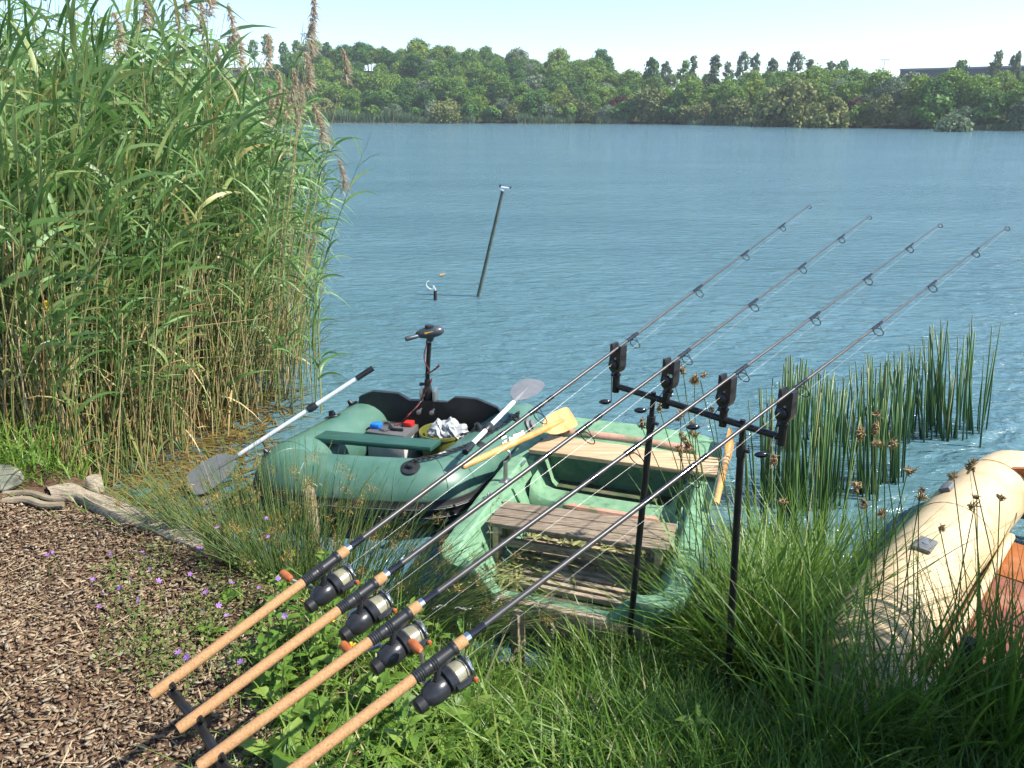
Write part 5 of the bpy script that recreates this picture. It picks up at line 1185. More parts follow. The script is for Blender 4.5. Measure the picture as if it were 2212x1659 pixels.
# a few reeds standing free between the bed and the dinghy
for k in range(16):
    x = random.uniform(-1.75, -1.32); y = random.uniform(5.0, 5.7); h = random.uniform(0.6, 1.25)
    m_ = MB().tube([(0, 0, -0.2), (0.03, 0, h * 0.5), (0.10 + random.uniform(-0.05, 0.1), 0, h)], [0.004, 0.0035, 0.001], 5); me = bpy.data.meshes.new('young_reed'); me.from_pydata(m_.v, [], m_.f); me.materials.append(STEMR)
    st = bpy.data.objects.new('young_reed', me); col.objects.link(st); st.location = (x, y, 0); tag(st, 'short young reed standing in the water just right of the reed bed', 'reed', 'young reeds right of the bed')
    for j in range(5):
        t = random.uniform(0.3, 0.98); o = bpy.data.objects.new('leaf', random.choice(LEAVES)); col.objects.link(o); o.parent = st; o.location = (0.09 * t * t, 0, h * t); o.rotation_euler = (0, 0, random.uniform(0, 6.28)); L = random.uniform(0.18, 0.34); o.scale = (L, L, L)

# floating litter between reeds and boats
n = 6500; xs = rnd(n, -3.0, -1.05); ys = rnd(n, 3.0, 5.6); k = (height(xs, ys) < 0.02) & (xs < reed_edge(ys) + np.interp(ys, [3.0, 3.6, 4.2, 5.0, 5.6], [1.3, 0.95, 0.6, 0.25, 0.1]) + 0.1 * rng.normal(size=n)); xs, ys = xs[k], ys[k]; n = len(xs)
s = Soup(); az = rnd(n, 0, 6.28); s.ribbons(np.stack([xs, ys, rnd(n, 0.003, 0.014)], 1), np.stack([np.cos(az), np.sin(az), np.zeros(n)], 1), rnd(n, 0.05, 0.22), rnd(n, 0.006, 0.02), np.zeros((n, 3)), np.stack([-np.sin(az), np.cos(az), np.zeros(n)], 1), rnd(n, 0, 1), 2)
tag(s.build('floating_litter', leafy('litter', [(0.0, (0.06, 0.04, 0.012)), (0.5, (0.15, 0.115, 0.03)), (0.8, (0.24, 0.16, 0.06)), (1.0, (0.12, 0.14, 0.035))], 'tint', 0.1)), 'brown and yellow plant litter floating at the foot of the reeds', 'litter', kind='stuff')

# ------------------------------------------------------------------ grass of the bank
GRASS = leafy('grass', [(0.0, (0.05, 0.125, 0.014)), (0.4, (0.11, 0.22, 0.024)), (0.75, (0.19, 0.29, 0.045)), (0.9, (0.25, 0.30, 0.08)), (1.0, (0.46, 0.40, 0.21))], 'tint', 0.38, 0.4, 0.4)
def grass(n, fx, L0, L1, W0, W1, bendy, name, label, tint=(0.4, 0.24), nseg=4, el=(0.9, 1.5), sink=0.01):
    xs, ys = fx(n); n = len(xs); s = Soup()
    d, az = dirs(n, *el); base = np.stack([xs, ys, height(xs, ys) - sink], 1)
    L = rnd(n, L0, L1) * rnd(n, 0.6, 1.0)
    s.ribbons(base, d, L, rnd(n, W0, W1), np.stack([np.cos(az) * bendy * 0.8, np.sin(az) * bendy * 0.8, -rnd(n, 0.1, 1.0) * bendy], 1), np.stack([-np.sin(az), np.cos(az), rng.normal(0, 0.3, n)], 1), np.clip(rng.normal(*tint, n), 0, 1), nseg)
    return tag(s.build(name, GRASS), label, 'grass', kind='stuff')
def region(xa, xb, ya, yb, keep):
    def f(n):
        xs = rnd(n, xa, xb); ys = rnd(n, ya, yb); k = keep(xs, ys, len(xs)); return xs[k], ys[k]
    return f
shore = lambda xs: np.interp(xs, NEAR_X, NEAR_Y)
def in_row(xs, ys, mg=0.0):
    u = (xs - O_.x) * rb.x + (ys - O_.y) * rb.y; v_ = (xs - O_.x) * ra.x + (ys - O_.y) * ra.y
    return (u > -mg) & (u < BW + mg) & (v_ > -mg) & (v_ < BL + mg)
def in_yel(xs, ys):
    u = (xs - 1.25) * bx.x + (ys - 2.25) * bx.y; v_ = (xs - 1.25) * ax.x + (ys - 2.25) * ax.y
    return (u > -0.18) & (ys > 1.84)
turf_k = lambda xs, ys, n: (ys < shore(xs) + 0.03) & (xs > -0.62 + 0.16 * rng.normal(size=n) - 0.05 * (ys - 1.5)) & ~in_row(xs, ys, -0.05) & ~in_yel(xs, ys)
grass(34000, region(-1.0, 3.0, 1.0, 2.75, turf_k), 0.05, 0.17, 0.0025, 0.006, 0.55, 'grass', 'short grass covering the bank below the rods', (0.5, 0.26), 3)
grass(20000, region(0.15, 2.6, 1.1, 2.5, lambda xs, ys, n: turf_k(xs, ys, n) & (xs > 0.28 + 0.2 * rng.normal(size=n))), 0.14, 0.33, 0.003, 0.007, 0.28, 'meadow_grass', 'knee-high dark green grass around the two banksticks', (0.3, 0.2))
grass(2600, region(-0.7, 0.5, 1.05, 2.4, turf_k), 0.12, 0.30, 0.004, 0.010, 0.6, 'broad_grass', 'broad-bladed bright grass under the reels', (0.55, 0.2), 5)
def sed(n):
    q = rnd(n, 0, 1); xs = np.where(q < 0.45, rng.normal(1.02, 0.13, n), np.where(q < 0.8, rnd(n, 0.9, 1.75), rnd(n, 1.2, 2.3))); ys = np.where(q < 0.45, rng.normal(2.5, 0.22, n), np.where(q < 0.8, rng.normal(2.25, 0.2, n), rng.normal(1.78, 0.12, n)))
    k = ~in_row(xs, ys, -0.02) & ~in_yel(xs, ys) & (ys > 1.5); return xs[k], ys[k]
grass(3600, sed, 0.4, 0.82, 0.005, 0.010, 0.42, 'sedge', 'tall arching sedge between the rowing boat and the beige inflatable', (0.42, 0.2), 6, (1.05, 1.5), 0.02)
grass(1500, region(0.75, 1.75, 2.2, 3.1, lambda xs, ys, n: ~in_row(xs, ys, 0.0) & ~in_yel(xs, ys) & (ys < 2.9 - 0.5 * (xs - 0.8) + 0.2 * rng.normal(size=n))), 0.3, 0.62, 0.005, 0.010, 0.35, 'waterside_grass', 'upright bright grass along the right side of the rowing boat', (0.5, 0.2), 5, (1.1, 1.52), 0.02)
grass(900, region(1.3, 2.4, 1.5, 1.9, lambda xs, ys, n: np.ones(n, bool)), 0.45, 0.85, 0.005, 0.010, 0.35, 'tall_grass', 'tall grass in front of the beige inflatable', (0.3, 0.18), 6, (1.15, 1.52), 0.02)
grass(1500, region(-3.2, -2.05, 3.05, 3.75, lambda xs, ys, n: (ys > 3.1 + 0.1 * rng.normal(size=n)) & (ys > np.interp(xs, [-2.6, -2.1, -2.0], [3.15, 3.3, 3.5]))), 0.15, 0.5, 0.004, 0.010, 0.55, 'bank_grass', 'lush grass at the left foot of the reed bed', (0.45, 0.2), 5)
grass(420, region(-2.6, -1.5, 2.6, 3.3, lambda xs, ys, n: (ys > np.interp(xs, [-2.6, -2.1, -1.5], [3.0, 2.98, 2.75]))), 0.05, 0.14, 0.003, 0.006, 0.6, 'edge_grass', 'sparse grass along the edging log', (0.55, 0.2))
grass(260, region(1.28, 1.5, 1.62, 1.86, lambda xs, ys, n: np.ones(n, bool)), 0.6, 1.0, 0.005, 0.009, 0.2, 'tall_grass_clump', 'dark upright grass clump beside the thin dark stake', (0.2, 0.15), 6, (1.25, 1.53), 0.02)
grass(1700, region(0.82, 1.75, 1.62, 2.3, lambda xs, ys, n: (ys < 2.3 - 0.42 * (xs - 0.85)) & ~in_yel(xs, ys)), 0.5, 0.95, 0.005, 0.010, 0.3, 'dark_sedge', 'fountain of dark sedge against the left side of the beige tube', (0.28, 0.18), 6, (1.0, 1.5), 0.02)
def side_sedge(n):
    v_ = rnd(n, -0.25, 1.25); u = -0.2 - np.abs(rng.normal(0, 0.2, n)); xs = 1.23 + ax.x * v_ + bx.x * u; ys = 2.22 + ax.y * v_ + bx.y * u
    k = ~in_row(xs, ys, 0.0); return xs[k], ys[k]
grass(4200, side_sedge, 0.5, 1.05, 0.005, 0.011, 0.38, 'waterside_sedge', 'bright tall sedge growing along the outer side of the beige tube', (0.45, 0.2), 6, (1.05, 1.5), 0.02)
grass(1300, region(0.2, 0.85, 2.12, 2.5, lambda xs, ys, n: ~in_row(xs, ys, 0.0)), 0.22, 0.5, 0.004, 0.009, 0.4, 'boat_end_grass', 'bright grass standing against the near end of the rowing boat', (0.5, 0.2), 5, (1.1, 1.52), 0.02)
grass(900, region(0.95, 1.7, 2.35, 3.1, lambda xs, ys, n: ~in_row(xs, ys, 0.03) & ~in_yel(xs, ys)), 0.35, 0.7, 0.004, 0.009, 0.3, 'shallow_water_grass', 'thin upright grass standing in the shallow water between the boats', (0.5, 0.2), 5, (1.2, 1.53), 0.03)
# unseen tall stand, added out of the picture on the right to shade the grass
grass(2600, region(2.0, 3.1, 1.15, 1.66, lambda xs, ys, n: np.ones(n, bool)), 1.9, 2.7, 0.014, 0.028, 0.14, 'shading_reed_stand', 'unseen tall reed stand added to shade the grass bank from the right', (0.35, 0.2), 6, (1.2, 1.54), 0.02)

# ------------------------------------------------------------------ upright club-rushes in the water at the right
RUSH = leafy('club_rush', [(0.0, (0.035, 0.095, 0.035)), (0.5, (0.065, 0.15, 0.045)), (0.85, (0.12, 0.22, 0.06)), (1.0, (0.26, 0.27, 0.1))], 'obj', 0.15, 0.4)
RM = []
for k in range(5):
    m_ = MB().tube([(0, 0, 0), (0.01 * (k - 2), 0.01, 0.5), (0.03 * (k - 2) * 0.6, 0, 1.0)], [0.0062, 0.0056, 0.0034], 6)
    me = bpy.data.meshes.new('stalk'); me.from_pydata(m_.v, [], m_.f); me.shade_smooth(); me.materials.append(RUSH); RM.append(me)
env_x = [1640, 1712, 1772, 1811, 1853, 1881, 1915, 1957, 1985, 2013, 2035, 2055, 2074, 2097, 2119, 2136, 2172, 2185]
env_y = [860, 755, 800, 806, 800, 768, 765, 752, 743, 700, 662, 688, 725, 682, 678, 692, 697, 860]
CL = [(1650, 1165, 10, 'sparse club-rush clump at the waterline right of the rowing boat'), (1705, 1180, 14, 'club-rush clump at the waterline behind the arching sedge'), (1772, 1175, 14, 'club-rush clump nearest the bank, left of the beige tube'), (1668, 1080, 16, 'short club-rush clump right beside the thicker bankstick'), (1735, 1095, 22, 'club-rush clump under the lowest bobbin'), (1800, 1085, 24, 'club-rush clump close to the bank below the fourth alarm'), (1870, 1060, 26, 'club-rush clump near the bank, left of the beige tube'), (1935, 1030, 26, 'thick club-rush clump near the far end of the beige tube'), (1700, 960, 14, 'thin club-rush clump behind the right end of the buzz bar'), (1765, 955, 13, 'narrow club-rush clump beside the fourth alarm'), (1830, 950, 16, 'club-rush clump left of the densest one, in the water'), (1895, 945, 22, 'middle club-rush clump with blunt cut tops'), (1960, 940, 30, 'broad club-rush clump just left of the tallest stalks'), (2020, 935, 34, 'densest and tallest club-rush clump in the water'), (2075, 930, 20, 'club-rush clump above the far end of the beige tube'), (2115, 950, 12, 'sparse fanned club-rush clump at the right by the open water')]
for cxp, cyp, n, lab in CL:
    b0 = at(cxp, cyp, 0); t = thing('club_rush', b0, lab, 'rushes', 'club-rush clumps at the right')
    for k in range(n):
        px = random.gauss(cxp, 17); py = random.uniform(-26, 22) + cyp; p = at(px, py, 0)
        tx = px + (px - cxp) * 0.55 + random.gauss(6, 9) + (18 if cxp > 2100 else 0); ty = float(np.interp(tx, env_x, env_y)); q = aty(tx, ty, p.y)
        h = q.z * (random.uniform(0.55, 1.0) if random.random() < 0.65 else random.uniform(0.88, 1.0)); d = Vector((q.x - p.x, random.gauss(0, 0.05), q.z)).normalized()
        o = bpy.data.objects.new('stalk', random.choice(RM)); col.objects.link(o); o.parent = t; o.location = p - b0 - Vector((0, 0, 0.1))
        o.rotation_mode = 'QUATERNION'; o.rotation_quaternion = d.to_track_quat('Z', 'X'); r_ = random.uniform(0.7, 1.15); o.scale = (r_, r_, h + 0.1)
# brown sedge heads on thin stalks
HEADM = leafy('sedge_head', [(0.0, (0.28, 0.18, 0.08)), (0.5, (0.42, 0.30, 0.15)), (1.0, (0.55, 0.43, 0.25))], 'tint', 0.4, 0.8)
def head_mesh():
    m = 26; s = Soup(); d, az = dirs(m, -0.3, 1.4); s.stems(rng.normal(0, 0.004, (m, 3)), d, rnd(m, 0.008, 0.020), rnd(m, 0.0025, 0.004), np.full(m, 0.0006), np.zeros((m, 3)), rnd(m, 0, 1), 3, 5)
    me = s.mesh('flower_head'); me.materials.append(HEADM); return me
HM = [head_mesh() for _ in range(4)]
STEMG = leafy('sedge_stem', [(0.0, (0.06, 0.13, 0.03)), (1.0, (0.16, 0.22, 0.06))], 'obj', 0.15)
groupsS = [('sedge with brown flower heads in front of the bow deck', 0.93, 2.62, [(1475, 800), (1500, 825), (1513, 822), (1540, 885), (1500, 915), (1385, 920), (1450, 800), (1470, 905), (1490, 935), (1505, 940), (1472, 950), (1480, 972), (1467, 980), (1425, 885)]),
           ('sedge with brown flower heads left of the beige inflatable', 1.45, 2.35, [(1898, 895), (1890, 935), (1910, 960), (1865, 945), (1930, 960), (1885, 960), (1690, 1085), (1850, 1060), (1960, 1020), (1990, 1060), (1870, 1095), (1905, 1110), (1985, 1075), (1670, 1000)]),
           ('sedge with brown flower heads over the beige tube', 1.6, 1.93, [(2100, 1010), (2060, 1030), (2105, 1095), (2110, 1075), (2160, 1075), (2030, 1140)])]
for lab, X, Y, heads in groupsS:
    b0 = Vector((X, Y, hz(X, Y))); t = thing('flowering_sedge', b0, lab, 'sedge', 'sedges with brown heads')
    for px, py in heads:
        q = aty(px, py, Y + random.uniform(-0.1, 0.2) + (0.3 if Y < 2 else 0)); by_ = min(q.y, Y + 0.1) + random.gauss(0, 0.04); bb = Vector((X + random.gauss(0, 0.06) + (q.x - X) * 0.35, by_, hz(X, by_) - 0.03))
        MB().tube(curve_pts([bb, bb.lerp(q, 0.5) + Vector((-(q.x - bb.x) * 0.2, 0, 0.02)), q], 4), [0.0026 - 0.0001 * i for i in range(9)], 5).build('stem', STEMG, t)
        for j in range(random.choice((1, 1, 2))):
            o = bpy.data.objects.new('flower_head', random.choice(HM)); col.objects.link(o); o.parent = t; o.location = q - b0 + Vector((random.gauss(0, 0.008), 0, j * 0.02)); o.rotation_euler = (random.gauss(0, 0.5), random.gauss(0, 0.5), random.uniform(0, 6)); sc_ = random.uniform(0.8, 1.25); o.scale = (sc_,) * 3

# ------------------------------------------------------------------ soft rushes with brown heads between log and dinghy
JUN = leafy('soft_rush', [(0.0, (0.07, 0.14, 0.035)), (0.5, (0.13, 0.21, 0.06)), (0.85, (0.22, 0.26, 0.09)), (1.0, (0.42, 0.36, 0.18))], 'tint', 0.2, 0.4)
JH = leafy('rush_head', [(0.0, (0.20, 0.12, 0.025)), (0.5, (0.36, 0.24, 0.06)), (1.0, (0.50, 0.40, 0.16))], 'tint', 0.3, 0.8)
def jhead():
    s = Soup(); m = 70; d, az = dirs(m, -0.4, 1.4); s.ribbons(rng.normal(0, 0.011, (m, 3)), d, rnd(m, 0.005, 0.017), rnd(m, 0.0015, 0.0035), np.stack([np.zeros(m), np.zeros(m), -rnd(m, 0, 0.5)], 1), nrm(rng.normal(size=(m, 3))), rnd(m, 0, 1), 2)
    me = s.mesh('flower_head'); me.materials.append(JH); return me
JM = [jhead() for _ in range(5)]
for X, Y, n, L0, L1, lean, nh, lab in [(-0.98, 2.84, 260, 0.5, 0.9, (-0.05, 0.05), 40, 'largest soft-rush clump with brown heads in front of the dinghy bow'), (-1.22, 2.86, 260, 0.42, 0.8, (-0.25, 0.0), 24, 'soft-rush clump leaning left towards the grey oar blade'), (-0.74, 2.76, 210, 0.45, 0.8, (0.22, 0.02), 30, 'soft-rush clump around the wooden stake'), (-0.45, 2.52, 300, 0.4, 0.72, (0.75, -0.05), 32, 'soft-rush clump leaning right towards the rowing boat'), (-0.90, 2.58, 300, 0.25, 0.5, (-0.1, -0.1), 18, 'low soft-rush clump behind the purple flowers')]:
    b0 = Vector((X, Y, hz(X, Y))); t = thing('soft_rush', b0, lab, 'rushes', 'soft-rush clumps by the dinghy')
    az = rnd(n, 0, 6.28); sp = rnd(n, 0.0, 0.42); d = np.stack([np.cos(az) * sp + lean[0] * rnd(n, 0.4, 1.2), np.sin(az) * sp * 0.8 + lean[1], np.ones(n)], 1); d = nrm(d)
    base = np.stack([X + np.cos(az) * rnd(n, 0, 0.2), Y + np.sin(az) * rnd(n, 0, 0.1), np.full(n, b0.z - 0.04)], 1); base[:, 2] = height(base[:, 0], base[:, 1]) - 0.04
    s = Soup(); Lh = rnd(n, L0, L1); P = s.stems(base, d, Lh, rnd(n, 0.0017, 0.0027), np.full(n, 0.0007), np.stack([d[:, 0] * 0.3, d[:, 1] * 0.3, -np.hypot(d[:, 0], d[:, 1]) * 0.45], 1), np.clip(rng.normal(0.45, 0.25, n), 0, 1), 5, 4)
    tag(s.build('stems', JUN, t), kind='stuff')
    for k in range(nh):
        j = random.randrange(n); q = Vector(P[j][4]) * 0.6 + Vector(P[j][5]) * 0.4; o = bpy.data.objects.new('flower_head', random.choice(JM)); col.objects.link(o); o.parent = t; o.location = q - b0
        o.rotation_euler = (random.gauss(0, 0.5), random.gauss(0, 0.5), random.uniform(0, 6)); sc_ = random.uniform(0.7, 1.35); o.scale = (sc_,) * 3

# ------------------------------------------------------------------ leafy weeds under the rods
WEED = leafy('weed_leaf', [(0.0, (0.075, 0.16, 0.02)), (0.5, (0.13, 0.235, 0.03)), (1.0, (0.22, 0.32, 0.06))], 'obj', 0.35, 0.45, 0.4)
WSTEM = leafy('weed_stem', [(0.0, (0.08, 0.14, 0.03)), (1.0, (0.16, 0.2, 0.06))], 'obj', 0.1)
def broad_leaf(wid, e0, e1, teeth, name='leaf'):
    vs = []; fs = []; x = z = 0; nseg = 12
    for i in range(nseg + 1):
        t = i / nseg; e = lerp(e0, e1, t); w_ = wid * 0.5 * (math.sin(math.pi * min(1, t * 0.97 + 0.03) ** 0.75) + 0.03) * (1 + teeth * (1 if i % 2 else -1))
        for q in (-1, -0.5, 0, 0.5, 1): vs.append((x - 0.12 * abs(q) * w_, q * w_, z + abs(q) * w_ * 0.25 - (abs(q) == 1) * w_ * 0.1 + 0.01 * math.sin(i * 2.2 + q * 3)))
        x += math.cos(e) / nseg; z += math.sin(e) / nseg
    for i in range(nseg):
        for q in range(4): a = i * 5 + q; fs.append((a, a + 1, a + 6, a + 5))
    me = bpy.data.meshes.new(name); me.from_pydata(vs, [], fs); me.shade_smooth(); me.materials.append(WEED); return me
NET = [broad_leaf(0.38, 0.5, -0.5, 0.10), broad_leaf(0.34, 0.3, -0.8, 0.12), broad_leaf(0.42, 0.7, -0.2, 0.1)]
DOCK = [broad_leaf(0.36, 0.9, -0.6, 0.02), broad_leaf(0.30, 0.6, -0.9, 0.03), broad_leaf(0.5, 0.5, -0.4, 0.12)]
def weed(x, y, h, kind, label):
    z0 = hz(x, y); t = thing('leafy_weed', (x, y, z0), label, 'plant', 'leafy weeds under the rods')
    lx, ly = random.gauss(0, 0.12) * h, random.gauss(0, 0.1) * h
    if kind == 'nettle':
        MB().tube([(x, y, z0 - 0.02), (x + lx * 0.4, y + ly * 0.4, z0 + h * 0.5), (x + lx, y + ly, z0 + h)], [0.003, 0.0026, 0.0012], 5).build('stem', WSTEM, t)
        nn = max(4, int(h / 0.045))
        for k in range(nn):
            f = lerp(0.2, 1.0, k / (nn - 1)); L = lerp(0.085, 0.04, f) * random.uniform(0.85, 1.2); a0 = k * 1.57 + random.gauss(0, 0.2)
            for sg in (0, math.pi):
                o = bpy.data.objects.new('leaf', random.choice(NET)); col.objects.link(o); o.parent = t; o.location = (lx * f * f, ly * f * f, h * f); o.rotation_euler = (random.gauss(0, 0.2), random.gauss(-0.15, 0.2), a0 + sg); o.scale = (L, L, L)
    else:
        for k in range(random.randint(9, 14)):
            L = h * random.uniform(0.4, 0.8); o = bpy.data.objects.new('leaf', random.choice(DOCK)); col.objects.link(o); o.parent = t; o.location = (random.gauss(0, 0.015), random.gauss(0, 0.015), 0.005); o.rotation_euler = (random.gauss(0, 0.2), random.gauss(-0.3, 0.25), random.uniform(0, 6.28)); o.scale = (L, L, L)
def gpix(px, py): 
    z = 0.36
    for _ in range(5): p = at(px, py, z); z = hz(p.x, p.y)
    return p
WP = [(700, 1330, .24, 'nettle'), (655, 1400, .2, 'nettle'), (760, 1300, .26, 'nettle'), (720, 1225, .3, 'nettle'), (800, 1420, .2, 'nettle'), (560, 1420, .16, 'dock'), (620, 1480, .16, 'dock'), (690, 1500, .2, 'nettle'), (760, 1530, .2, 'dock'), (840, 1500, .22, 'nettle'), (900, 1560, .2, 'dock'), (960, 1600, .16, 'dock'), (700, 1600, .2, 'nettle'), (800, 1600, .17, 'dock'), (880, 1640, .18, 'dock'), (1040, 1640, .15, 'dock'), (540, 1350, .12, 'dock'), (610, 1320, .14, 'nettle'), (830, 1350, .26, 'nettle'), (880, 1430, .22, 'nettle'), (940, 1480, .16, 'dock'), (740, 1460, .22, 'nettle'), (660, 1560, .18, 'dock'), (1000, 1550, .14, 'dock'), (1120, 1600, .13, 'dock'), (575, 1500, .14, 'dock'), (500, 1300, .1, 'dock'), (450, 1380, .09, 'dock'), (690, 1430, .15, 'dock'), (780, 1380, .2, 'nettle'), (640, 1280, .16, 'nettle'), (1480, 1460, .2, 'dock'), (1560, 1430, .2, 'dock'), (1620, 1150, .3, 'nettle'), (1640, 1100, .34, 'nettle'), (1180, 1640, .14, 'dock'), (620, 1650, .2, 'dock'), (820, 1560, .18, 'nettle'), (980, 1660, .16, 'dock'), (860, 1290, .2, 'nettle')]
WP += [(random.uniform(1380, 1900), random.uniform(1440, 1640), random.uniform(0.12, 0.2), random.choice(('nettle', 'dock'))) for _ in range(14)]
WP += [(random.uniform(560, 980), random.uniform(1290, 1640), random.uniform(0.14, 0.24), 'nettle') for _ in range(22)]
for px, py, h, kind in WP:
    p = gpix(px, py); weed(p.x, p.y, h, kind, 'upright toothed-leaved weed on the grassy bank under the rods' if kind == 'nettle' else 'broad-leaved weed rosette on the grassy bank under the rods')
# creeping weeds with small leaves on the bark
s = Soup(); n = 1700; cx_ = rnd(60, 240, 640); cy_ = rnd(60, 1180, 1480); ids = rng.integers(0, 60, n)
px_ = cx_[ids] + rng.normal(0, 26, n); py_ = cy_[ids] + rng.normal(0, 20, n)
pos = np.array([list(at(a, b_, 0.42)) for a, b_ in zip(px_, py_)]); pos[:, 2] = height(pos[:, 0], pos[:, 1]) + 0.01 + np.abs(rng.normal(0, 0.035, n))
nn = nrm(rng.normal(size=(n, 3)) * 0.6 + [0, 0, 1]); u = nrm(np.cross(nn, rng.normal(size=(n, 3)))); v_ = np.cross(nn, u); sz = rnd(n, 0.003, 0.0075)
k = height(pos[:, 0], pos[:, 1]) > 0.3
s.quads(pos[k], u[k] * sz[k][:, None], v_[k] * sz[k][:, None] * 0.7, rnd(int(k.sum()), 0.2, 0.95))
m2 = 700; j = rng.choice(np.where(k)[0], m2); dd, az = dirs(m2, 0.1, 1.2)
s.ribbons(pos[j] - [0, 0, 0.03], dd, rnd(m2, 0.05, 0.16), rnd(m2, 0.002, 0.004), np.stack([np.zeros(m2), np.zeros(m2), -rnd(m2, 0.1, 0.6)], 1), nrm(rng.normal(size=(m2, 3))), rnd(m2, 0.2, 0.95), 3)
tag(s.build('creeping_weeds', leafy('creeper', [(0.0, (0.07, 0.13, 0.025)), (0.5, (0.13, 0.19, 0.045)), (1.0, (0.24, 0.25, 0.08))], 'tint', 0.3)), 'thin creeping weeds spreading over the bark beside the rods', 'weeds', kind='stuff')

# purple and yellow flowers
def flower_mesh(r_, mat, npet=5):
    m_ = MB()
    for k in range(npet):
        a = 2 * math.pi * k / npet; da = 0.5; pts = [(0, 0, 0)]
        for q, rr2 in ((-1, 0.55), (-0.7, 0.95), (0, 0.9), (0.7, 0.95), (1, 0.55)): pts.append((math.cos(a + q * da) * r_ * rr2, math.sin(a + q * da) * r_ * rr2, r_ * 0.35 * rr2))
        m_.add(pts, [(0, 1, 2, 3), (0, 3, 4, 5)])
    me = bpy.data.meshes.new('flower'); me.from_pydata(m_.v, [], m_.f); me.materials.append(mat); return me
PURP = leafy('purple_petal', [(0.0, (0.28, 0.13, 0.48)), (1.0, (0.46, 0.25, 0.62))], 'obj', 0.3)
YELP = leafy('yellow_petal', [(0.0, (0.65, 0.42, 0.02)), (1.0, (0.75, 0.55, 0.05))], 'obj', 0.3)
FP = flower_mesh(0.009, PURP); FY = flower_mesh(0.011, YELP)
FL = [(112, 1192), (102, 1200), (240, 1195), (307, 1193), (315, 1203), (200, 1252), (222, 1280), (260, 1270), (285, 1252), (300, 1296), (342, 1255), (350, 1263), (390, 1275), (370, 1322), (440, 1320), (500, 1260), (470, 1140), (575, 1120), (540, 1215), (520, 1430), (385, 1410), (405, 1420), (445, 1280), (472, 1308), (535, 1328), (615, 1330), (600, 1250), (560, 1270), (215, 1310), (465, 1190), (490, 1330), (580, 1160), (430, 1185), (410, 1240), (325, 1230)]
for px, py in FL + [(695, 1583), (715, 1337), (655, 1300), (760, 1395)]:
    yel = (px, py) in [(695, 1583), (715, 1337), (655, 1300), (760, 1395)]
    gz = 0.40; q = at(px, py, gz + random.uniform(0.07, 0.16) + (0.12 if py < 1170 or px > 560 else 0)); b0 = Vector((q.x + random.gauss(0, 0.02), q.y + random.gauss(0, 0.02), hz(q.x, q.y)))
    t = thing('wildflower', b0, 'small yellow wildflower among the weeds under the rods' if yel else 'small purple wildflower on a thin stem beside the bark path', 'flower', 'yellow wildflowers' if yel else 'purple wildflowers')
    MB().tube([b0 - Vector((0, 0, 0.02)), b0.lerp(q, 0.5) + Vector((0.006, 0, 0)), q], [0.0014, 0.0012, 0.0009], 4).build('stem', WSTEM, t)
    o = bpy.data.objects.new('flower', FY if yel else FP); col.objects.link(o); o.parent = t; o.location = q - b0; o.rotation_euler = (random.gauss(0.5, 0.4), random.gauss(0.1, 0.4), random.uniform(0, 6)); sc_ = random.uniform(0.85, 1.35); o.scale = (sc_,) * 3
q = aty(105, 662, 3.95); b0 = Vector((q.x - 0.02, q.y, hz(q.x, q.y)))
t = thing('iris', b0, 'yellow flower standing in the left part of the reed bed', 'flower')
MB().tube([b0, b0.lerp(q, 0.5) + Vector((0.01, 0, 0)), q], [0.004, 0.0035, 0.0025], 5).build('stem', WSTEM, t)
for k in range(2):
    o = bpy.data.objects.new('flower', FY); col.objects.link(o); o.parent = t; o.location = q - b0; o.rotation_euler = (0.9 - k * 1.4, 0.3, k); o.scale = (3.2,) * 3
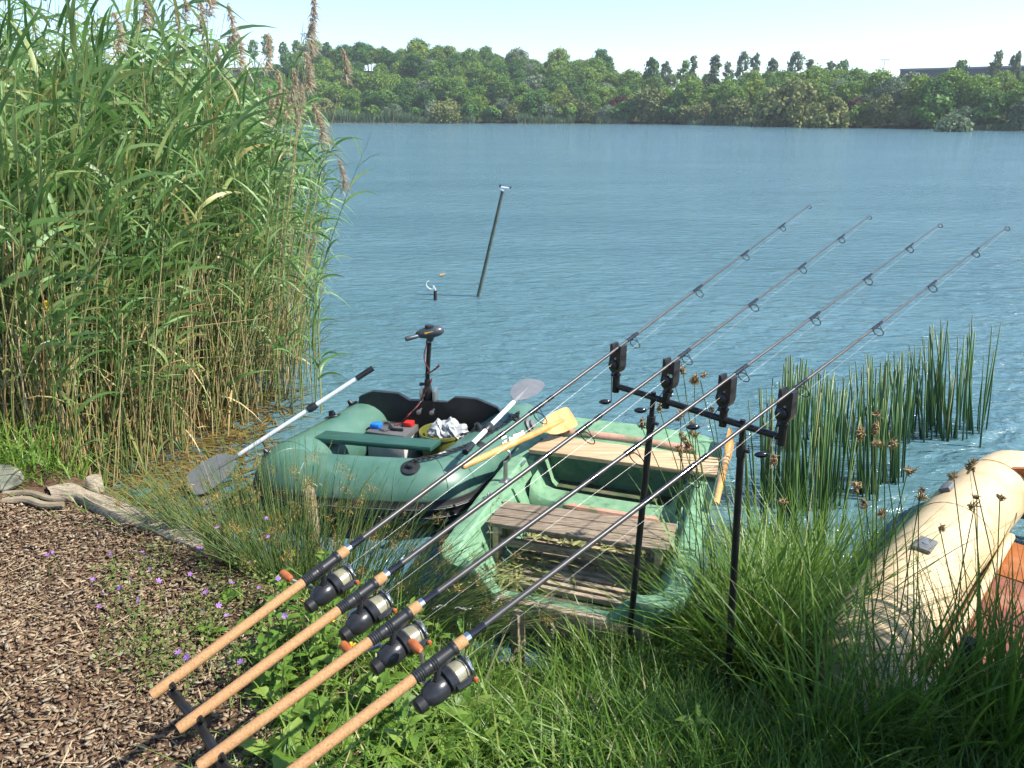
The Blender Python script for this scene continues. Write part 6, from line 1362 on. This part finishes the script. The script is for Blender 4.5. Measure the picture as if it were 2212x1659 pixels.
# pale grass heads
GH = leafy('pale_grass_head', [(0.0, (0.34, 0.29, 0.17)), (1.0, (0.56, 0.5, 0.34))], 'tint', 0.3, 0.8)
def ghead():
    s = Soup(); m = 60; t = rnd(m, 0, 1); d, az = dirs(m, 0.4, 1.3); s.ribbons(np.stack([np.zeros(m), np.zeros(m), t * 0.05], 1), d, rnd(m, 0.006, 0.014), rnd(m, 0.002, 0.004), np.zeros((m, 3)), nrm(rng.normal(size=(m, 3))), rnd(m, 0, 1), 2)
    me = s.mesh('seed_head'); me.materials.append(GH); return me
GM = [ghead() for _ in range(3)]
for px, py, zz in [(1182, 1310, .12), (1165, 1330, .1), (1195, 1380, .1), (1080, 1430, .08), (1130, 1480, .08), (1290, 1585, .06), (1240, 1575, .06), (1215, 1560, .06), (1060, 1095, .45), (1050, 1150, .35), (960, 1130, .4), (1035, 1250, .25), (1110, 1410, .1), (1270, 1500, .08), (1160, 1540, .07)]:
    q = at(px, py, 0.3 + zz * 0.6); b0 = Vector((q.x + 0.02, min(q.y, float(shore(np.array(q.x))) - 0.05) - 0.02, 0)); b0.z = hz(b0.x, b0.y)
    t = thing('grass_stalk', b0, 'thin grass stalk with a pale seed head near the rowing boat', 'grass', 'pale-headed grass stalks'); 
    MB().tube([b0 - Vector((0, 0, 0.02)), b0.lerp(q, 0.6) + Vector((-0.01, 0, 0.01)), q], [0.0013, 0.0011, 0.0009], 4).build('stem', WSTEM, t)
    o = bpy.data.objects.new('seed_head', random.choice(GM)); col.objects.link(o); o.parent = t; o.location = q - b0; o.rotation_euler = (random.gauss(0, 0.4), random.gauss(0.3, 0.5), 0)

# ------------------------------------------------------------------ summer haze over the lake
m = bpy.data.materials.new('haze'); m.use_nodes = True; nt = m.node_tree
for n_ in list(nt.nodes):
    if n_.type == 'BSDF_PRINCIPLED': nt.nodes.remove(n_)
pv = nt.nodes.new('ShaderNodeVolumePrincipled'); pv.inputs['Color'].default_value = (0.86, 0.93, 1.0, 1); pv.inputs['Density'].default_value = 0.0006; pv.inputs['Anisotropy'].default_value = 0.25
nt.links.new(pv.outputs[0], nt.nodes['Material Output'].inputs['Volume'])
me = bpy.data.meshes.new('haze'); X0, X1, Y0, Y1, Z0, Z1 = -310, 310, -130, 340, -3.0, 34
me.from_pydata([(x, y, z) for z in (Z0, Z1) for y in (Y0, Y1) for x in (X0, X1)], [], [(0, 2, 3, 1), (4, 5, 7, 6), (0, 1, 5, 4), (2, 6, 7, 3), (0, 4, 6, 2), (1, 3, 7, 5)])
tag(link('haze', me, m), kind='stuff')
